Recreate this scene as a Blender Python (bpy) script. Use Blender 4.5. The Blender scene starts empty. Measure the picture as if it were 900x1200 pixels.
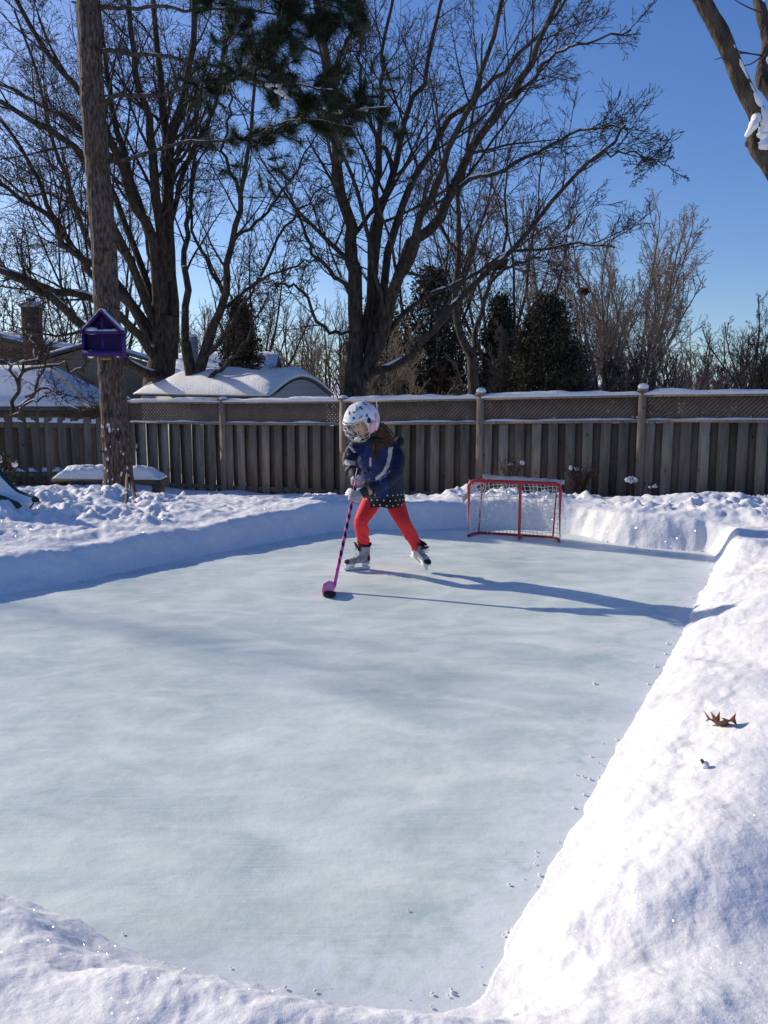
import bpy, math, random
import numpy as np
from mathutils import Vector, Matrix
C = bpy.context.scene.collection
rad = math.radians
CAMZ, F_PX, PITCH = 1.5, 1040.0, rad(8.75)
cp, sp_ = math.cos(PITCH), math.sin(PITCH)

# ---------------------------------------------------------------- measuring helpers
def ray(px, py):
    u, v = (px-450)/F_PX, (600-py)/F_PX
    return np.array([u, cp + v*sp_, -sp_ + v*cp])
def at(px, py, D):
    d = ray(px, py); return np.array([0, 0, CAMZ]) + d*(D/d[1])
def ground(px, py, z=0.0):
    d = ray(px, py); return np.array([0, 0, CAMZ]) + d*((z-CAMZ)/d[2])
def nrm(v):
    v = np.asarray(v, float); return v/(np.linalg.norm(v)+1e-12)

# ---------------------------------------------------------------- noise
def _h(ix, iy, seed):
    n = (ix.astype(np.int64)*374761393 + iy.astype(np.int64)*668265263 + seed*1442695041) & 0xffffffff
    n = ((n ^ (n >> 13))*1274126177) & 0xffffffff
    n = (n ^ (n >> 16)) & 0xffffffff
    return n/4294967295.0
def vnoise(x, y, seed=0):
    ix, iy = np.floor(x), np.floor(y); fx, fy = x-ix, y-iy
    fx = fx*fx*fx*(fx*(fx*6-15)+10); fy = fy*fy*fy*(fy*(fy*6-15)+10)
    a, b = _h(ix, iy, seed), _h(ix+1, iy, seed); c, d = _h(ix, iy+1, seed), _h(ix+1, iy+1, seed)
    return (a*(1-fx)+b*fx)*(1-fy) + (c*(1-fx)+d*fx)*fy
def fbm(x, y, octv=4, seed=0, gain=.5):
    s, a, t = 0, 1, 0
    for k in range(octv):
        s = s + a*(vnoise(x*2**k+k*17.3, y*2**k-k*9.1, seed+k)-.5); t += a; a *= gain
    return s/t*2
def smooth(a, b, x):
    t = np.clip((x-a)/(b-a), 0, 1); return t*t*(3-2*t)

# ---------------------------------------------------------------- materials
def mat(name, col=(.5,.5,.5), rough=.7, metal=0, spec=.3, noise=None, bump=None, coat=0):
    """noise = (scale, colour2, detail, lo, hi[, stretch xyz]);  bump = (scale, strength, distance[, stretch])"""
    m = bpy.data.materials.new(name); m.use_nodes = True
    nt = m.node_tree; N, L = nt.nodes, nt.links; b = N['Principled BSDF']
    b.inputs['Base Color'].default_value = (*col, 1); b.inputs['Roughness'].default_value = rough
    b.inputs['Metallic'].default_value = metal; b.inputs['Specular IOR Level'].default_value = spec
    b.inputs['Coat Weight'].default_value = coat
    tc = N.new('ShaderNodeTexCoord')
    def mapped(st):
        mp = N.new('ShaderNodeMapping'); mp.inputs['Scale'].default_value = st
        L.new(tc.outputs['Object'], mp.inputs['Vector']); return mp.outputs[0]
    if noise:
        sc, c2, det, lo, hi = noise[:5]; st = noise[5] if len(noise) > 5 else (1,1,1)
        t = N.new('ShaderNodeTexNoise'); t.inputs['Scale'].default_value = sc; t.inputs['Detail'].default_value = det
        L.new(mapped(st), t.inputs['Vector'])
        r = N.new('ShaderNodeValToRGB'); r.color_ramp.elements[0].position = lo; r.color_ramp.elements[1].position = hi
        r.color_ramp.elements[0].color = (*col, 1); r.color_ramp.elements[1].color = (*c2, 1)
        L.new(t.outputs['Fac'], r.inputs['Fac']); L.new(r.outputs[0], b.inputs['Base Color'])
    if bump:
        sc, stg, dist = bump[:3]; st = bump[3] if len(bump) > 3 else (1,1,1)
        t = N.new('ShaderNodeTexNoise'); t.inputs['Scale'].default_value = sc; t.inputs['Detail'].default_value = 5
        L.new(mapped(st), t.inputs['Vector'])
        bp = N.new('ShaderNodeBump'); bp.inputs['Strength'].default_value = stg; bp.inputs['Distance'].default_value = dist
        L.new(t.outputs['Fac'], bp.inputs['Height']); L.new(bp.outputs[0], b.inputs['Normal'])
    return m

def snow_material(name, fine=True):
    m = bpy.data.materials.new(name); m.use_nodes = True
    nt = m.node_tree; N, L = nt.nodes, nt.links; b = N['Principled BSDF']
    tc = N.new('ShaderNodeTexCoord'); co = tc.outputs['Object']
    b.inputs['Roughness'].default_value = .72; b.inputs['Specular IOR Level'].default_value = .25
    b.inputs['Subsurface Weight'].default_value = 0.0
    n = N.new('ShaderNodeTexNoise'); n.inputs['Scale'].default_value = 9; n.inputs['Detail'].default_value = 4; L.new(co, n.inputs['Vector'])
    r = N.new('ShaderNodeValToRGB'); r.color_ramp.elements[0].position = .3; r.color_ramp.elements[1].position = .7
    r.color_ramp.elements[0].color = (.78,.765,.76,1); r.color_ramp.elements[1].color = (.85,.83,.825,1)
    L.new(n.outputs['Fac'], r.inputs['Fac']); L.new(r.outputs[0], b.inputs['Base Color'])
    # grain, three sizes of bump
    prev = None
    for sc, st, ds in ((14, .32, .03), (60, .25, .008), (330, .5, .0022)) if fine else ((25, .5, .03), (90, .4, .008)):
        t = N.new('ShaderNodeTexNoise'); t.inputs['Scale'].default_value = sc; t.inputs['Detail'].default_value = 3
        L.new(co, t.inputs['Vector'])
        bp = N.new('ShaderNodeBump'); bp.inputs['Strength'].default_value = st; bp.inputs['Distance'].default_value = ds
        L.new(t.outputs['Fac'], bp.inputs['Height'])
        if prev: L.new(prev.outputs[0], bp.inputs['Normal'])
        prev = bp
    L.new(prev.outputs[0], b.inputs['Normal'])
    if fine:  # sparse ice crystals: tiny facets tilted every which way, shiny
        v = N.new('ShaderNodeTexVoronoi'); v.inputs['Scale'].default_value = 520; L.new(co, v.inputs['Vector'])
        g = N.new('ShaderNodeBsdfGlossy'); g.inputs['Roughness'].default_value = .12
        g.inputs['Color'].default_value = (1,1,1,1)
        s1 = N.new('ShaderNodeVectorMath'); s1.operation = 'MULTIPLY_ADD'
        s1.inputs[1].default_value = (2,2,2); s1.inputs[2].default_value = (-1,-1,-.4)
        L.new(v.outputs['Color'], s1.inputs[0])
        s2 = N.new('ShaderNodeVectorMath'); s2.operation = 'NORMALIZE'; L.new(s1.outputs[0], s2.inputs[0]); L.new(s2.outputs[0], g.inputs['Normal'])
        wn = N.new('ShaderNodeTexWhiteNoise'); L.new(v.outputs['Position'], wn.inputs['Vector'])
        gt = N.new('ShaderNodeMath'); gt.operation = 'GREATER_THAN'; gt.inputs[1].default_value = .93; L.new(wn.outputs['Value'], gt.inputs[0])
        mu = N.new('ShaderNodeMath'); mu.operation = 'MULTIPLY'; mu.inputs[1].default_value = .3; L.new(gt.outputs[0], mu.inputs[0])
        mx = N.new('ShaderNodeMixShader'); L.new(mu.outputs[0], mx.inputs[0]); L.new(b.outputs[0], mx.inputs[1]); L.new(g.outputs[0], mx.inputs[2])
        L.new(mx.outputs[0], N['Material Output'].inputs['Surface'])
    return m

def ice_material():
    m = bpy.data.materials.new('ice'); m.use_nodes = True
    nt = m.node_tree; N, L = nt.nodes, nt.links; b = N['Principled BSDF']
    tc = N.new('ShaderNodeTexCoord')
    def noise(sc, det, st=(1,1,1), rot=0, dist=0):
        mp = N.new('ShaderNodeMapping'); mp.inputs['Scale'].default_value = st; mp.inputs['Rotation'].default_value = (0,0,rot)
        L.new(tc.outputs['Object'], mp.inputs['Vector'])
        t = N.new('ShaderNodeTexNoise'); t.inputs['Scale'].default_value = sc; t.inputs['Detail'].default_value = det
        t.inputs['Distortion'].default_value = dist; L.new(mp.outputs[0], t.inputs['Vector']); return t.outputs['Fac']
    def ramp(src, lo, hi, a, c):
        r = N.new('ShaderNodeValToRGB'); r.color_ramp.elements[0].position = lo; r.color_ramp.elements[1].position = hi
        r.color_ramp.elements[0].color = (*a,1); r.color_ramp.elements[1].color = (*c,1); L.new(src, r.inputs['Fac']); return r.outputs[0]
    def mixc(f, a, c, mode='MIX'):
        x = N.new('ShaderNodeMix'); x.data_type = 'RGBA'; x.blend_type = mode
        if isinstance(f, float): x.inputs['Factor'].default_value = f
        else: L.new(f, x.inputs['Factor'])
        L.new(a, x.inputs['A']); L.new(c, x.inputs['B']); return x.outputs['Result']
    base = ramp(noise(.9, 5, (1,1.1,1), .35, .8), .34, .66, (.50,.60,.56), (.90,.94,.85))
    streak = ramp(noise(2.6, 8, (.9,1.5,1), .5, 1.2), .36, .68, (.50,.60,.555), (.95,.96,.87))
    c1 = mixc(.5, base, streak)
    frost = noise(11, 10, (1,1.3,1), .2, .6)
    fr = ramp(frost, .56, .78, (0,0,0), (.7,.7,.7))
    white = N.new('ShaderNodeRGB'); white.outputs[0].default_value = (.80,.83,.82,1)
    c2 = mixc(fr, c1, white.outputs[0])
    speck = N.new('ShaderNodeTexVoronoi'); speck.inputs['Scale'].default_value = 38; L.new(tc.outputs['Object'], speck.inputs['Vector'])
    wn = N.new('ShaderNodeTexWhiteNoise'); L.new(speck.outputs['Position'], wn.inputs['Vector'])
    g1 = N.new('ShaderNodeMath'); g1.operation = 'GREATER_THAN'; g1.inputs[1].default_value = .86; L.new(wn.outputs['Value'], g1.inputs[0])
    g2 = N.new('ShaderNodeMath'); g2.operation = 'LESS_THAN'; g2.inputs[1].default_value = .16; L.new(speck.outputs['Distance'], g2.inputs[0])
    g3 = N.new('ShaderNodeMath'); g3.operation = 'MULTIPLY'; L.new(g1.outputs[0], g3.inputs[0]); L.new(g2.outputs[0], g3.inputs[1])
    g4 = N.new('ShaderNodeMath'); g4.operation = 'MULTIPLY'; g4.inputs[1].default_value = .55; L.new(g3.outputs[0], g4.inputs[0])
    c3 = mixc(g4.outputs[0], c2, white.outputs[0])
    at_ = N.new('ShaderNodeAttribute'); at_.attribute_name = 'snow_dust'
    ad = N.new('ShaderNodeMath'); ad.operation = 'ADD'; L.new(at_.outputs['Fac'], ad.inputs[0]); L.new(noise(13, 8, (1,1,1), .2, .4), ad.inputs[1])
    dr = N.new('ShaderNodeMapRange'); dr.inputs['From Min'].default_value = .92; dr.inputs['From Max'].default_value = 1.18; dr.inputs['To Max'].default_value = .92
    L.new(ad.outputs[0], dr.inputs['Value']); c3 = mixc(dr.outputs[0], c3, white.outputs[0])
    # skate cuts: thin pale scratches in several directions
    cur = c3
    for ang_, sc_, th_ in ((.3, 1.0, .645), (1.25, 1.2, .65), (2.3, .9, .655), (2.9, 1.4, .65)):
        f = noise(sc_*3, 2, (.55, 34, 1), ang_, .25); g = N.new('ShaderNodeMapRange'); g.inputs['From Min'].default_value = th_-.02; g.inputs['From Max'].default_value = th_+.04; g.inputs['To Max'].default_value = .5
        L.new(f, g.inputs['Value']); cur = mixc(g.outputs[0], cur, white.outputs[0])
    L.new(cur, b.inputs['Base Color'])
    rr = N.new('ShaderNodeMapRange'); rr.inputs['To Min'].default_value = .28; rr.inputs['To Max'].default_value = .55
    L.new(noise(3.5, 6, (1,2,1), .3), rr.inputs['Value']); L.new(rr.outputs[0], b.inputs['Roughness'])
    b.inputs['IOR'].default_value = 1.31; b.inputs['Specular IOR Level'].default_value = .65
    prev = None
    for sc, st, ds, stre in ((3, .35, .03, (1,1.5,1)), (24, .22, .007, (1,1.2,1)), (120, .35, .002, (1,1,1))):
        bp = N.new('ShaderNodeBump'); bp.inputs['Strength'].default_value = st; bp.inputs['Distance'].default_value = ds
        L.new(noise(sc, 4, stre), bp.inputs['Height'])
        if prev: L.new(prev.outputs[0], bp.inputs['Normal'])
        prev = bp
    L.new(prev.outputs[0], b.inputs['Normal'])
    return m

M = {}
M['snow'] = snow_material('snow'); M['snow_soft'] = snow_material('snow_on_things', False)
M['ice'] = ice_material()
M['pine_bark'] = mat('pine_bark', (.035,.026,.022), .9, noise=(42, (.20,.142,.108), 12, .36, .68, (1,1,.28)), bump=(38, 1, .06, (1,1,.25)))
M['maple_bark'] = mat('maple_bark', (.026,.020,.015), .9, noise=(16, (.105,.080,.058), 9, .35, .7, (1,1,.35)), bump=(22, 1, .05, (1,1,.3)))
M['twig'] = mat('twig', (.05,.034,.026), .85)
M['red_twig'] = mat('reddish_twig', (.10,.052,.038), .85)
M['pale_bark'] = mat('pale_bark', (.13,.105,.08), .9, noise=(6, (.20,.17,.13), 4, .4, .6))
M['pale_twig'] = mat('pale_twig', (.25,.185,.135), .85)
M['needle'] = mat('pine_needle', (.016,.028,.012), .6, noise=(3, (.038,.052,.022), 2, .4, .6))
M['cedar'] = mat('cedar_foliage', (.024,.026,.014), .8, noise=(1.6, (.075,.062,.034), 3, .4, .65))
M['brown_leaf'] = mat('dry_leaf', (.13,.055,.022), .7, noise=(9, (.06,.028,.014), 3, .4, .6))
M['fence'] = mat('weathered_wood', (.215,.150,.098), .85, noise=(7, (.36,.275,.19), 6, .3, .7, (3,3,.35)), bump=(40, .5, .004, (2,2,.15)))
M['fence_dark'] = mat('weathered_wood_dark', (.16,.112,.075), .9, noise=(7, (.26,.195,.135), 6, .3, .7, (3,3,.35)), bump=(40, .5, .004, (2,2,.15)))  # darker copy: recess shade in colour on back boards, plain tone on side fence
def per_piece(m, lo, hi):
    nt = m.node_tree; b = nt.nodes['Principled BSDF']; src = b.inputs['Base Color'].links[0].from_socket
    g = nt.nodes.new('ShaderNodeNewGeometry'); r = nt.nodes.new('ShaderNodeMapRange'); r.inputs['To Min'].default_value = lo; r.inputs['To Max'].default_value = hi
    nt.links.new(g.outputs['Random Per Island'], r.inputs['Value']); x = nt.nodes.new('ShaderNodeVectorMath'); x.operation = 'SCALE'
    nt.links.new(src, x.inputs[0]); nt.links.new(r.outputs[0], x.inputs['Scale'])
    k = nt.nodes.new('ShaderNodeTexVoronoi'); k.inputs['Scale'].default_value = 3.2; mp = nt.nodes.new('ShaderNodeMapping'); mp.inputs['Scale'].default_value = (2,2,1); tc = nt.nodes.new('ShaderNodeTexCoord')
    nt.links.new(tc.outputs['Object'], mp.inputs['Vector']); nt.links.new(mp.outputs[0], k.inputs['Vector'])
    kk = nt.nodes.new('ShaderNodeMapRange'); kk.inputs['From Min'].default_value = .05; kk.inputs['From Max'].default_value = .11; kk.inputs['To Min'].default_value = .35; nt.links.new(k.outputs['Distance'], kk.inputs['Value'])
    y = nt.nodes.new('ShaderNodeVectorMath'); y.operation = 'SCALE'; nt.links.new(x.outputs[0], y.inputs[0]); nt.links.new(kk.outputs[0], y.inputs['Scale']); nt.links.new(y.outputs[0], b.inputs['Base Color'])
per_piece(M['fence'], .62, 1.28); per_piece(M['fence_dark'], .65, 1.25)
M['lattice'] = mat('lattice_wood', (.15,.105,.075), .85, noise=(6, (.21,.15,.11), 4, .3, .7))
M['purple'] = mat('purple_paint', (.055,.016,.16), .55, noise=(12, (.038,.011,.11), 4, .35, .7), bump=(60, .3, .002))
M['tan_wood'] = mat('tan_wood', (.32,.19,.09), .8, noise=(10, (.3,.18,.08), 4, .3, .7))

# ---------------------------------------------------------------- mesh building
class MB:
    """collects verts / faces of ONE mesh; per-face material slots"""
    def __init__(s): s.V, s.F, s.Mi, s.n = [], [], [], 0
    def add(s, verts, faces, mi=0):
        verts = np.asarray(verts, float); s.V.append(verts)
        faces = np.asarray(faces, int); s.F.append(faces + s.n); s.Mi.append(np.full(len(faces), mi, int)); s.n += len(verts)
        return s
    def box(s, c, size, rz=0, ry=0, rx=0, mi=0, jit=0):
        h = np.array(size)/2
        v = np.array([[x,y,z] for x in (-1,1) for y in (-1,1) for z in (-1,1)], float)*h
        R = np.array(Matrix.Rotation(rz,3,'Z') @ Matrix.Rotation(ry,3,'Y') @ Matrix.Rotation(rx,3,'X'))
        if jit: v += np.random.uniform(-jit, jit, v.shape)
        v = v @ R.T + np.array(c)
        return s.add(v, [[0,1,3,2],[4,6,7,5],[0,4,5,1],[2,3,7,6],[0,2,6,4],[1,5,7,3]], mi)
    def beam(s, a, b, w, h, up=(0,0,1), mi=0):
        a, b = np.array(a, float), np.array(b, float); t = nrm(b-a); x = nrm(np.cross(t, up)); y = np.cross(x, t)
        v = [p + x*w/2*i + y*h/2*j for p in (a, b) for i, j in ((-1,-1),(1,-1),(1,1),(-1,1))]
        return s.add(v, [[3,2,1,0],[4,5,6,7],[0,1,5,4],[1,2,6,5],[2,3,7,6],[3,0,4,7]], mi)
    def tubes(s, P, R, sides=4, mi=0, cap=False, squash=None):
        """P (T,n,3), R (T,n)"""
        P = np.asarray(P, float); R = np.asarray(R, float)
        if P.ndim == 2: P, R = P[None], R[None]
        T, n, _ = P.shape
        tan = np.gradient(P, axis=1); tan /= np.linalg.norm(tan, axis=2, keepdims=True)+1e-12
        ov = P[:, -1]-P[:, 0]; ref = np.zeros((T,3)); ref[np.arange(T), np.argmin(np.abs(ov), axis=1)] = 1
        a = np.cross(tan, ref[:, None, :]); a /= np.linalg.norm(a, axis=2, keepdims=True)+1e-12
        b = np.cross(tan, a)
        th = np.arange(sides)*2*math.pi/sides
        ring = P[:, :, None, :] + R[:, :, None, None]*(a[:, :, None, :]*np.cos(th)[None,None,:,None] + b[:, :, None, :]*np.sin(th)[None,None,:,None])
        V = ring.reshape(-1, 3)
        i = np.arange(n-1)[:, None]*sides; j = np.arange(sides)[None, :]; j2 = (j+1) % sides
        q = np.stack([i+j, i+j2, i+sides+j2, i+sides+j], -1).reshape(-1, 4)
        Fq = (q[None] + (np.arange(T)*n*sides)[:, None, None]).reshape(-1, 4)
        s.add(V, Fq, mi)
        if cap:
            for t in range(T):
                base = s.n - T*n*sides + t*n*sides if t == 0 else base0 + t*n*sides
                if t == 0: base0 = base
                for e, c in ((0, P[t,0]), (n-1, P[t,-1])):
                    s.V.append(c[None]); ci = s.n; s.n += 1
                    s.F.append(np.array([[base+e*sides+k, base+e*sides+(k+1) % sides, ci] for k in range(sides)])); s.Mi.append(np.full(sides, mi))
        return s
    def rings(s, rg, mi=0, caps=True):
        """rg: list of equal-length closed rings"""
        rg = np.asarray(rg, float); n, k, _ = rg.shape; base = s.n
        i = np.arange(n-1)[:, None]*k; j = np.arange(k)[None]; j2 = (j+1) % k
        s.add(rg.reshape(-1,3), np.stack([i+j, i+j2, i+k+j2, i+k+j], -1).reshape(-1,4), mi)
        if caps:
            for e in (0, n-1):
                s.V.append(rg[e].mean(0)[None]); ci = s.n; s.n += 1
                s.F.append(np.array([[base+e*k+a, base+e*k+(a+1) % k, ci] if e else [base+(a+1) % k, base+a, ci] for a in range(k)])); s.Mi.append(np.full(k, mi))
        return s
    def ellipsoid(s, c, ax, R=None, nu=16, nv=10, mi=0):
        rg = []
        for v in range(nv+1):
            ph = math.pi*(v/nv)*.998+.001
            rg.append([[math.sin(ph)*math.cos(t), math.sin(ph)*math.sin(t), math.cos(ph)] for t in np.arange(nu)*2*math.pi/nu])
        rg = np.array(rg)*np.array(ax)
        if R is not None: rg = rg @ np.array(R).T
        return s.rings(rg+np.array(c), mi)
    def build(s, name, m, parent=None, origin=None, smooth_=False):
        V = np.concatenate(s.V) if s.V else np.zeros((0,3))
        org = np.array(origin if origin is not None else (parent['_o'] if parent is not None else (0,0,0)), float)
        V = V-org
        me = bpy.data.meshes.new(name)
        me.vertices.add(len(V)); me.vertices.foreach_set('co', V.astype(np.float32).ravel())
        tot = np.concatenate([np.full(len(f), f.shape[1]) for f in s.F]); idx = np.concatenate([f.ravel() for f in s.F])
        me.loops.add(len(idx)); me.loops.foreach_set('vertex_index', idx.astype(np.int32))
        me.polygons.add(len(tot)); me.polygons.foreach_set('loop_start', np.concatenate([[0], np.cumsum(tot)[:-1]]).astype(np.int32))
        me.polygons.foreach_set('loop_total', tot.astype(np.int32))
        me.polygons.foreach_set('material_index', np.concatenate(s.Mi).astype(np.int32))
        me.update(calc_edges=True); me.validate()
        if smooth_: me.polygons.foreach_set('use_smooth', np.ones(len(me.polygons), bool))
        for mm in (m if isinstance(m, (list, tuple)) else [m]): me.materials.append(mm)
        o = bpy.data.objects.new(name, me); C.objects.link(o)
        if parent is None: o.location = org
        else: o.parent = parent; o.location = tuple(org-np.array(parent['_o']))
        o['_o'] = [float(x) for x in org]
        return o
def tag(o, label=None, cat=None, group=None, kind=None):
    if label: o['label'] = label
    if cat: o['category'] = cat
    if group: o['group'] = group
    if kind: o['kind'] = kind
    return o
def empty(name, loc, label, cat, group=None):
    o = bpy.data.objects.new(name, None); C.objects.link(o); o.location = tuple(loc); o['_o'] = [float(x) for x in loc]
    o.empty_display_size = .2
    return tag(o, label, cat, group)
def modmesh(o, *mods):
    """apply modifiers through the depsgraph (no operators)"""
    for kind, props in mods:
        md = o.modifiers.new(kind, kind)
        for k, v in props.items(): setattr(md, k, v)
    dg = bpy.context.evaluated_depsgraph_get(); dg.update()
    me = bpy.data.meshes.new_from_object(o.evaluated_get(dg)); o.modifiers.clear()
    old = o.data; nm = old.name; mats = list(old.materials); o.data = me; me.name = nm
    if len(me.materials) == 0:
        for x in mats: me.materials.append(x)
    me.polygons.foreach_set('use_smooth', np.ones(len(me.polygons), bool)); me.update()
    return o
def organic(o, voxel=.006, it=4, fac=.5):
    return modmesh(o, ('REMESH', dict(mode='VOXEL', voxel_size=voxel, use_smooth_shade=True)), ('SMOOTH', dict(factor=fac, iterations=it)))
def catmull(P, n):
    P = np.asarray(P, float); Q = np.vstack([2*P[0]-P[1], P, 2*P[-1]-P[-2]]); m = len(P)-1
    t = np.linspace(0, m, n); k = np.minimum(t.astype(int), m-1); u = (t-k)[:, None]
    p0, p1, p2, p3 = Q[k], Q[k+1], Q[k+2], Q[k+3]
    return .5*(2*p1 + (p2-p0)*u + (2*p0-5*p1+4*p2-p3)*u*u + (3*p1-p0-3*p2+p3)*u**3)

# ---------------------------------------------------------------- terrain
foot_px = [(562,1186),(602,1108),(650,1012),(690,945),(722,885),(765,805),(800,742),(826,690),(846,648),
           (800,645),(715,637),(672,624),(600,619),(545,618),(500,622),(440,620),(395,622),(330,634),(240,651),(150,670),(70,685),(0,698)]
poly = [ground(*p)[:2] for p in foot_px]
ll = poly[-1]; poly += [ll+np.array([-1.2,-.85]), ll+np.array([-2.6,-2.2])]
near = [(0,1036),(60,1052),(120,1085),(250,1118),(400,1148)]
g0 = ground(0,1036)[:2]
poly += [g0+np.array([-2.4,1.0])*1.0, g0+np.array([-1.0,.45])]
poly += [ground(*p)[:2]*k_ for p, k_ in zip(near, (.96,.96,.955,.95,.95))]
poly = np.array(poly)
# fillet a little
def subdivide(P, n=4):
    out = []
    for i in range(len(P)):
        a, b = P[i], P[(i+1) % len(P)]
        for k in range(n): out.append(a+(b-a)*k/n)
    out = np.array(out)
    for _ in range(3): out = .25*np.roll(out,1,0)+.5*out+.25*np.roll(out,-1,0)
    return out
poly_s = subdivide(poly, 4)
def sdist(x, y, P):
    d = np.full(x.shape, 1e9); ins = np.zeros(x.shape, bool)
    for i in range(len(P)):
        a, b = P[i], P[(i+1) % len(P)]; e = b-a; wx, wy = x-a[0], y-a[1]
        t = np.clip((wx*e[0]+wy*e[1])/(e@e), 0, 1)
        d = np.minimum(d, (wx-e[0]*t)**2+(wy-e[1]*t)**2)
        c = ((a[1] > y) != (b[1] > y))
        with np.errstate(divide='ignore', invalid='ignore'):
            xi = (b[0]-a[0])*(y-a[1])/(b[1]-a[1]+1e-12)+a[0]
        ins ^= c & (x < xi)
    d = np.sqrt(d); return np.where(ins, -d, d)
def height(x, y):
    x, y = np.asarray(x, float), np.asarray(y, float)
    wob = .05*fbm(x*2.2, y*2.2, 3, 3)*smooth(1.6, -.2, x) + .010*fbm(x*14, y*14, 3, 5)*smooth(4.5, 6.5, y) + .016*fbm(x*7, y*7, 5, 5, .6)
    d = sdist(x, y, poly_s) + wob
    # which bank?
    right = smooth(-.1, .35, x - (.25 + (y-1.9)*.47)) * smooth(-.15, .55, (7.45-.235*(x+.37)) - y)
    nearb = smooth(2.9, 2.2, y)*(1-right)
    H = .25 + .01*right - .02*nearb - .035*smooth(-.5, -2, x)*(1-nearb)
    backb = smooth(5.0, 6.4, y + .55*np.abs(x+.4))*(1-right)
    W = .30 - .10*backb*smooth(-1.6, -.2, x) - .04*backb + right*(.26+.14*smooth(2.2, 4, y)) + .05*nearb
    bank = H*smooth(-.02, 1, d/W)**(.8-.22*right)
    # yard beyond
    yz = np.interp(y, [8.3, 9.5, 11, 13, 16, 22, 60], [.22, .19, -.03, -.34, -.55, -.7, -.8])
    yz = yz + .14*smooth(-3.0, -4.8, x)*smooth(10.5, 13, y)*smooth(20, 17, y)
    far = smooth(W+.05, W+1.0, d)
    h = bank*(1-far) + far*(yz + .06*(1-smooth(8, 9, y)))
    # lumps of trodden snow
    lump = smooth(.28, .7, d)*smooth(7.0, 7.6, y+.22*np.abs(x))*smooth(14, 11, y)
    tr = np.abs(fbm(x*3.1, y*2.6, 4, 11, .55))
    patchy = .35+.85*smooth(-.25, .35, fbm(x*.8+3, y*1.1, 2, 91))
    h = h + patchy*lump*(.15*tr-.03 + .05*np.abs(fbm(x*7.3, y*6.4, 3, 23, .6)) + .035*fbm(x*13, y*12, 3, 21))
    h = h + far*.05*fbm(x*.9, y*.9, 3, 31)
    # left plateau and bank crest roll
    h = h + smooth(0, .4, d)*(.035*fbm(x*1.6, y*1.6, 2, 41) + .006*fbm(x*7, y*7, 3, 51)) 
    cr = smooth(0,.1,d)*smooth(.7,.3,d)
    h = h + cr*(.034*fbm(x*4.2, y*4.2, 5, 61, .55))
    # crumbs along the right foot
    edge = smooth(-.12, 0, d)*smooth(.14, .02, d)
    h = h + edge*(1-.9*right)*(.008+.016*fbm(x*5.5, y*5.5, 4, 71))
    # hollow and mounds on the right bank, near the camera
    def gauss(px, py, z, amp, sx, sy, ang=0):
        c = ground(px, py, z)[:2]; dx, dy = x-c[0], y-c[1]; ca, sa = math.cos(ang), math.sin(ang)
        u, v = dx*ca+dy*sa, -dx*sa+dy*ca
        return amp*np.exp(-(u/sx)**2-(v/sy)**2)
    h = h + gauss(895, 1060, .3, -.085, .42, .21, .25) + gauss(900, 960, .3, .02, .2, .1)
    h = h + gauss(870, 780, .3, .05, .3, .22) + gauss(880, 660, .3, .06, .35, .3) + gauss(860, 880, .3, .02, .2, .2)
    h = h + gauss(30, 1045, .2, .035, .12, .10) + gauss(90, 1120, .2, -.035, .12, .07) + gauss(560, 1185, .25, .02, .1, .05)
    h = h + gauss(20, 595, .2, .10, .7, .5) + gauss(600, 596, .25, .07, .12, .12) + gauss(140, 580, .2, .07, .45, .35)
    h = h + gauss(130, 570, .0, .13, 1.0, .45)
    h = h + gauss(850, 610, .2, .08, .35, .2) + gauss(830,590,.15,.07,.5,.3)
    h = np.where(d < -.13, np.minimum(h, -.03), h)
    h = h - .05*smooth(.004, -.03, d)
    h = h + right*smooth(.0,.04,d)*smooth(.42,.10,d)*(.020*np.abs(fbm(x*9, y*9, 4, 101, .6)) + .014*fbm(x*4, y*4, 3, 103))
    # beyond the back fence: neighbours' yards
    return h
a_f = np.radians(np.concatenate([np.arange(-180,-36,4), np.arange(-36,-27,.5), np.arange(-27,27,.105), np.arange(27,36,.5), np.arange(36,180,4)]))
r_f = [.12]
while r_f[-1] < 18: r_f.append(r_f[-1]*(1.0034 if 5.8 < r_f[-1] < 9.5 else 1.0060))
while r_f[-1] < 600: r_f.append(r_f[-1]*1.12)
r_f = np.array(r_f); r_f = r_f[(r_f > .9) | (np.arange(len(r_f)) % 12 == 0)]
RR, AA = np.meshgrid(r_f, a_f, indexing='ij')
X, Y = RR*np.sin(AA), RR*np.cos(AA)
Z = height(X, Y)
na, nr = len(a_f), len(r_f)
mb = MB(); i = np.arange(nr-1)[:, None]*na; j = np.arange(na)[None]; j2 = (j+1) % na
mb.add(np.stack([X, Y, Z], -1).reshape(-1,3), np.stack([i+j2, i+j, i+na+j, i+na+j2], -1).reshape(-1,4))
c0 = mb.n; mb.V.append(np.array([[0,0,float(height(np.array([0.]),np.array([0.]))[0])]])); mb.n += 1
mb.F.append(np.array([[k, (k+1) % na, c0] for k in range(na)])); mb.Mi.append(np.zeros(na,int))
tag(mb.build('snow_ground', M['snow'], smooth_=True), kind='structure', label='white snow covering the yard, heaped in banks round the ice')
def surf(px, py, z0=.3):
    lo = ground(px, py, z0)
    for k in range(30):
        z1 = float(height(np.array([lo[0]]), np.array([lo[1]]))[0]); z0 = z0+(z1-z0)*.5; lo = ground(px, py, z0)
    return lo
def hz(x, y): return float(height(np.array([float(x)]), np.array([float(y)]))[0])
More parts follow.
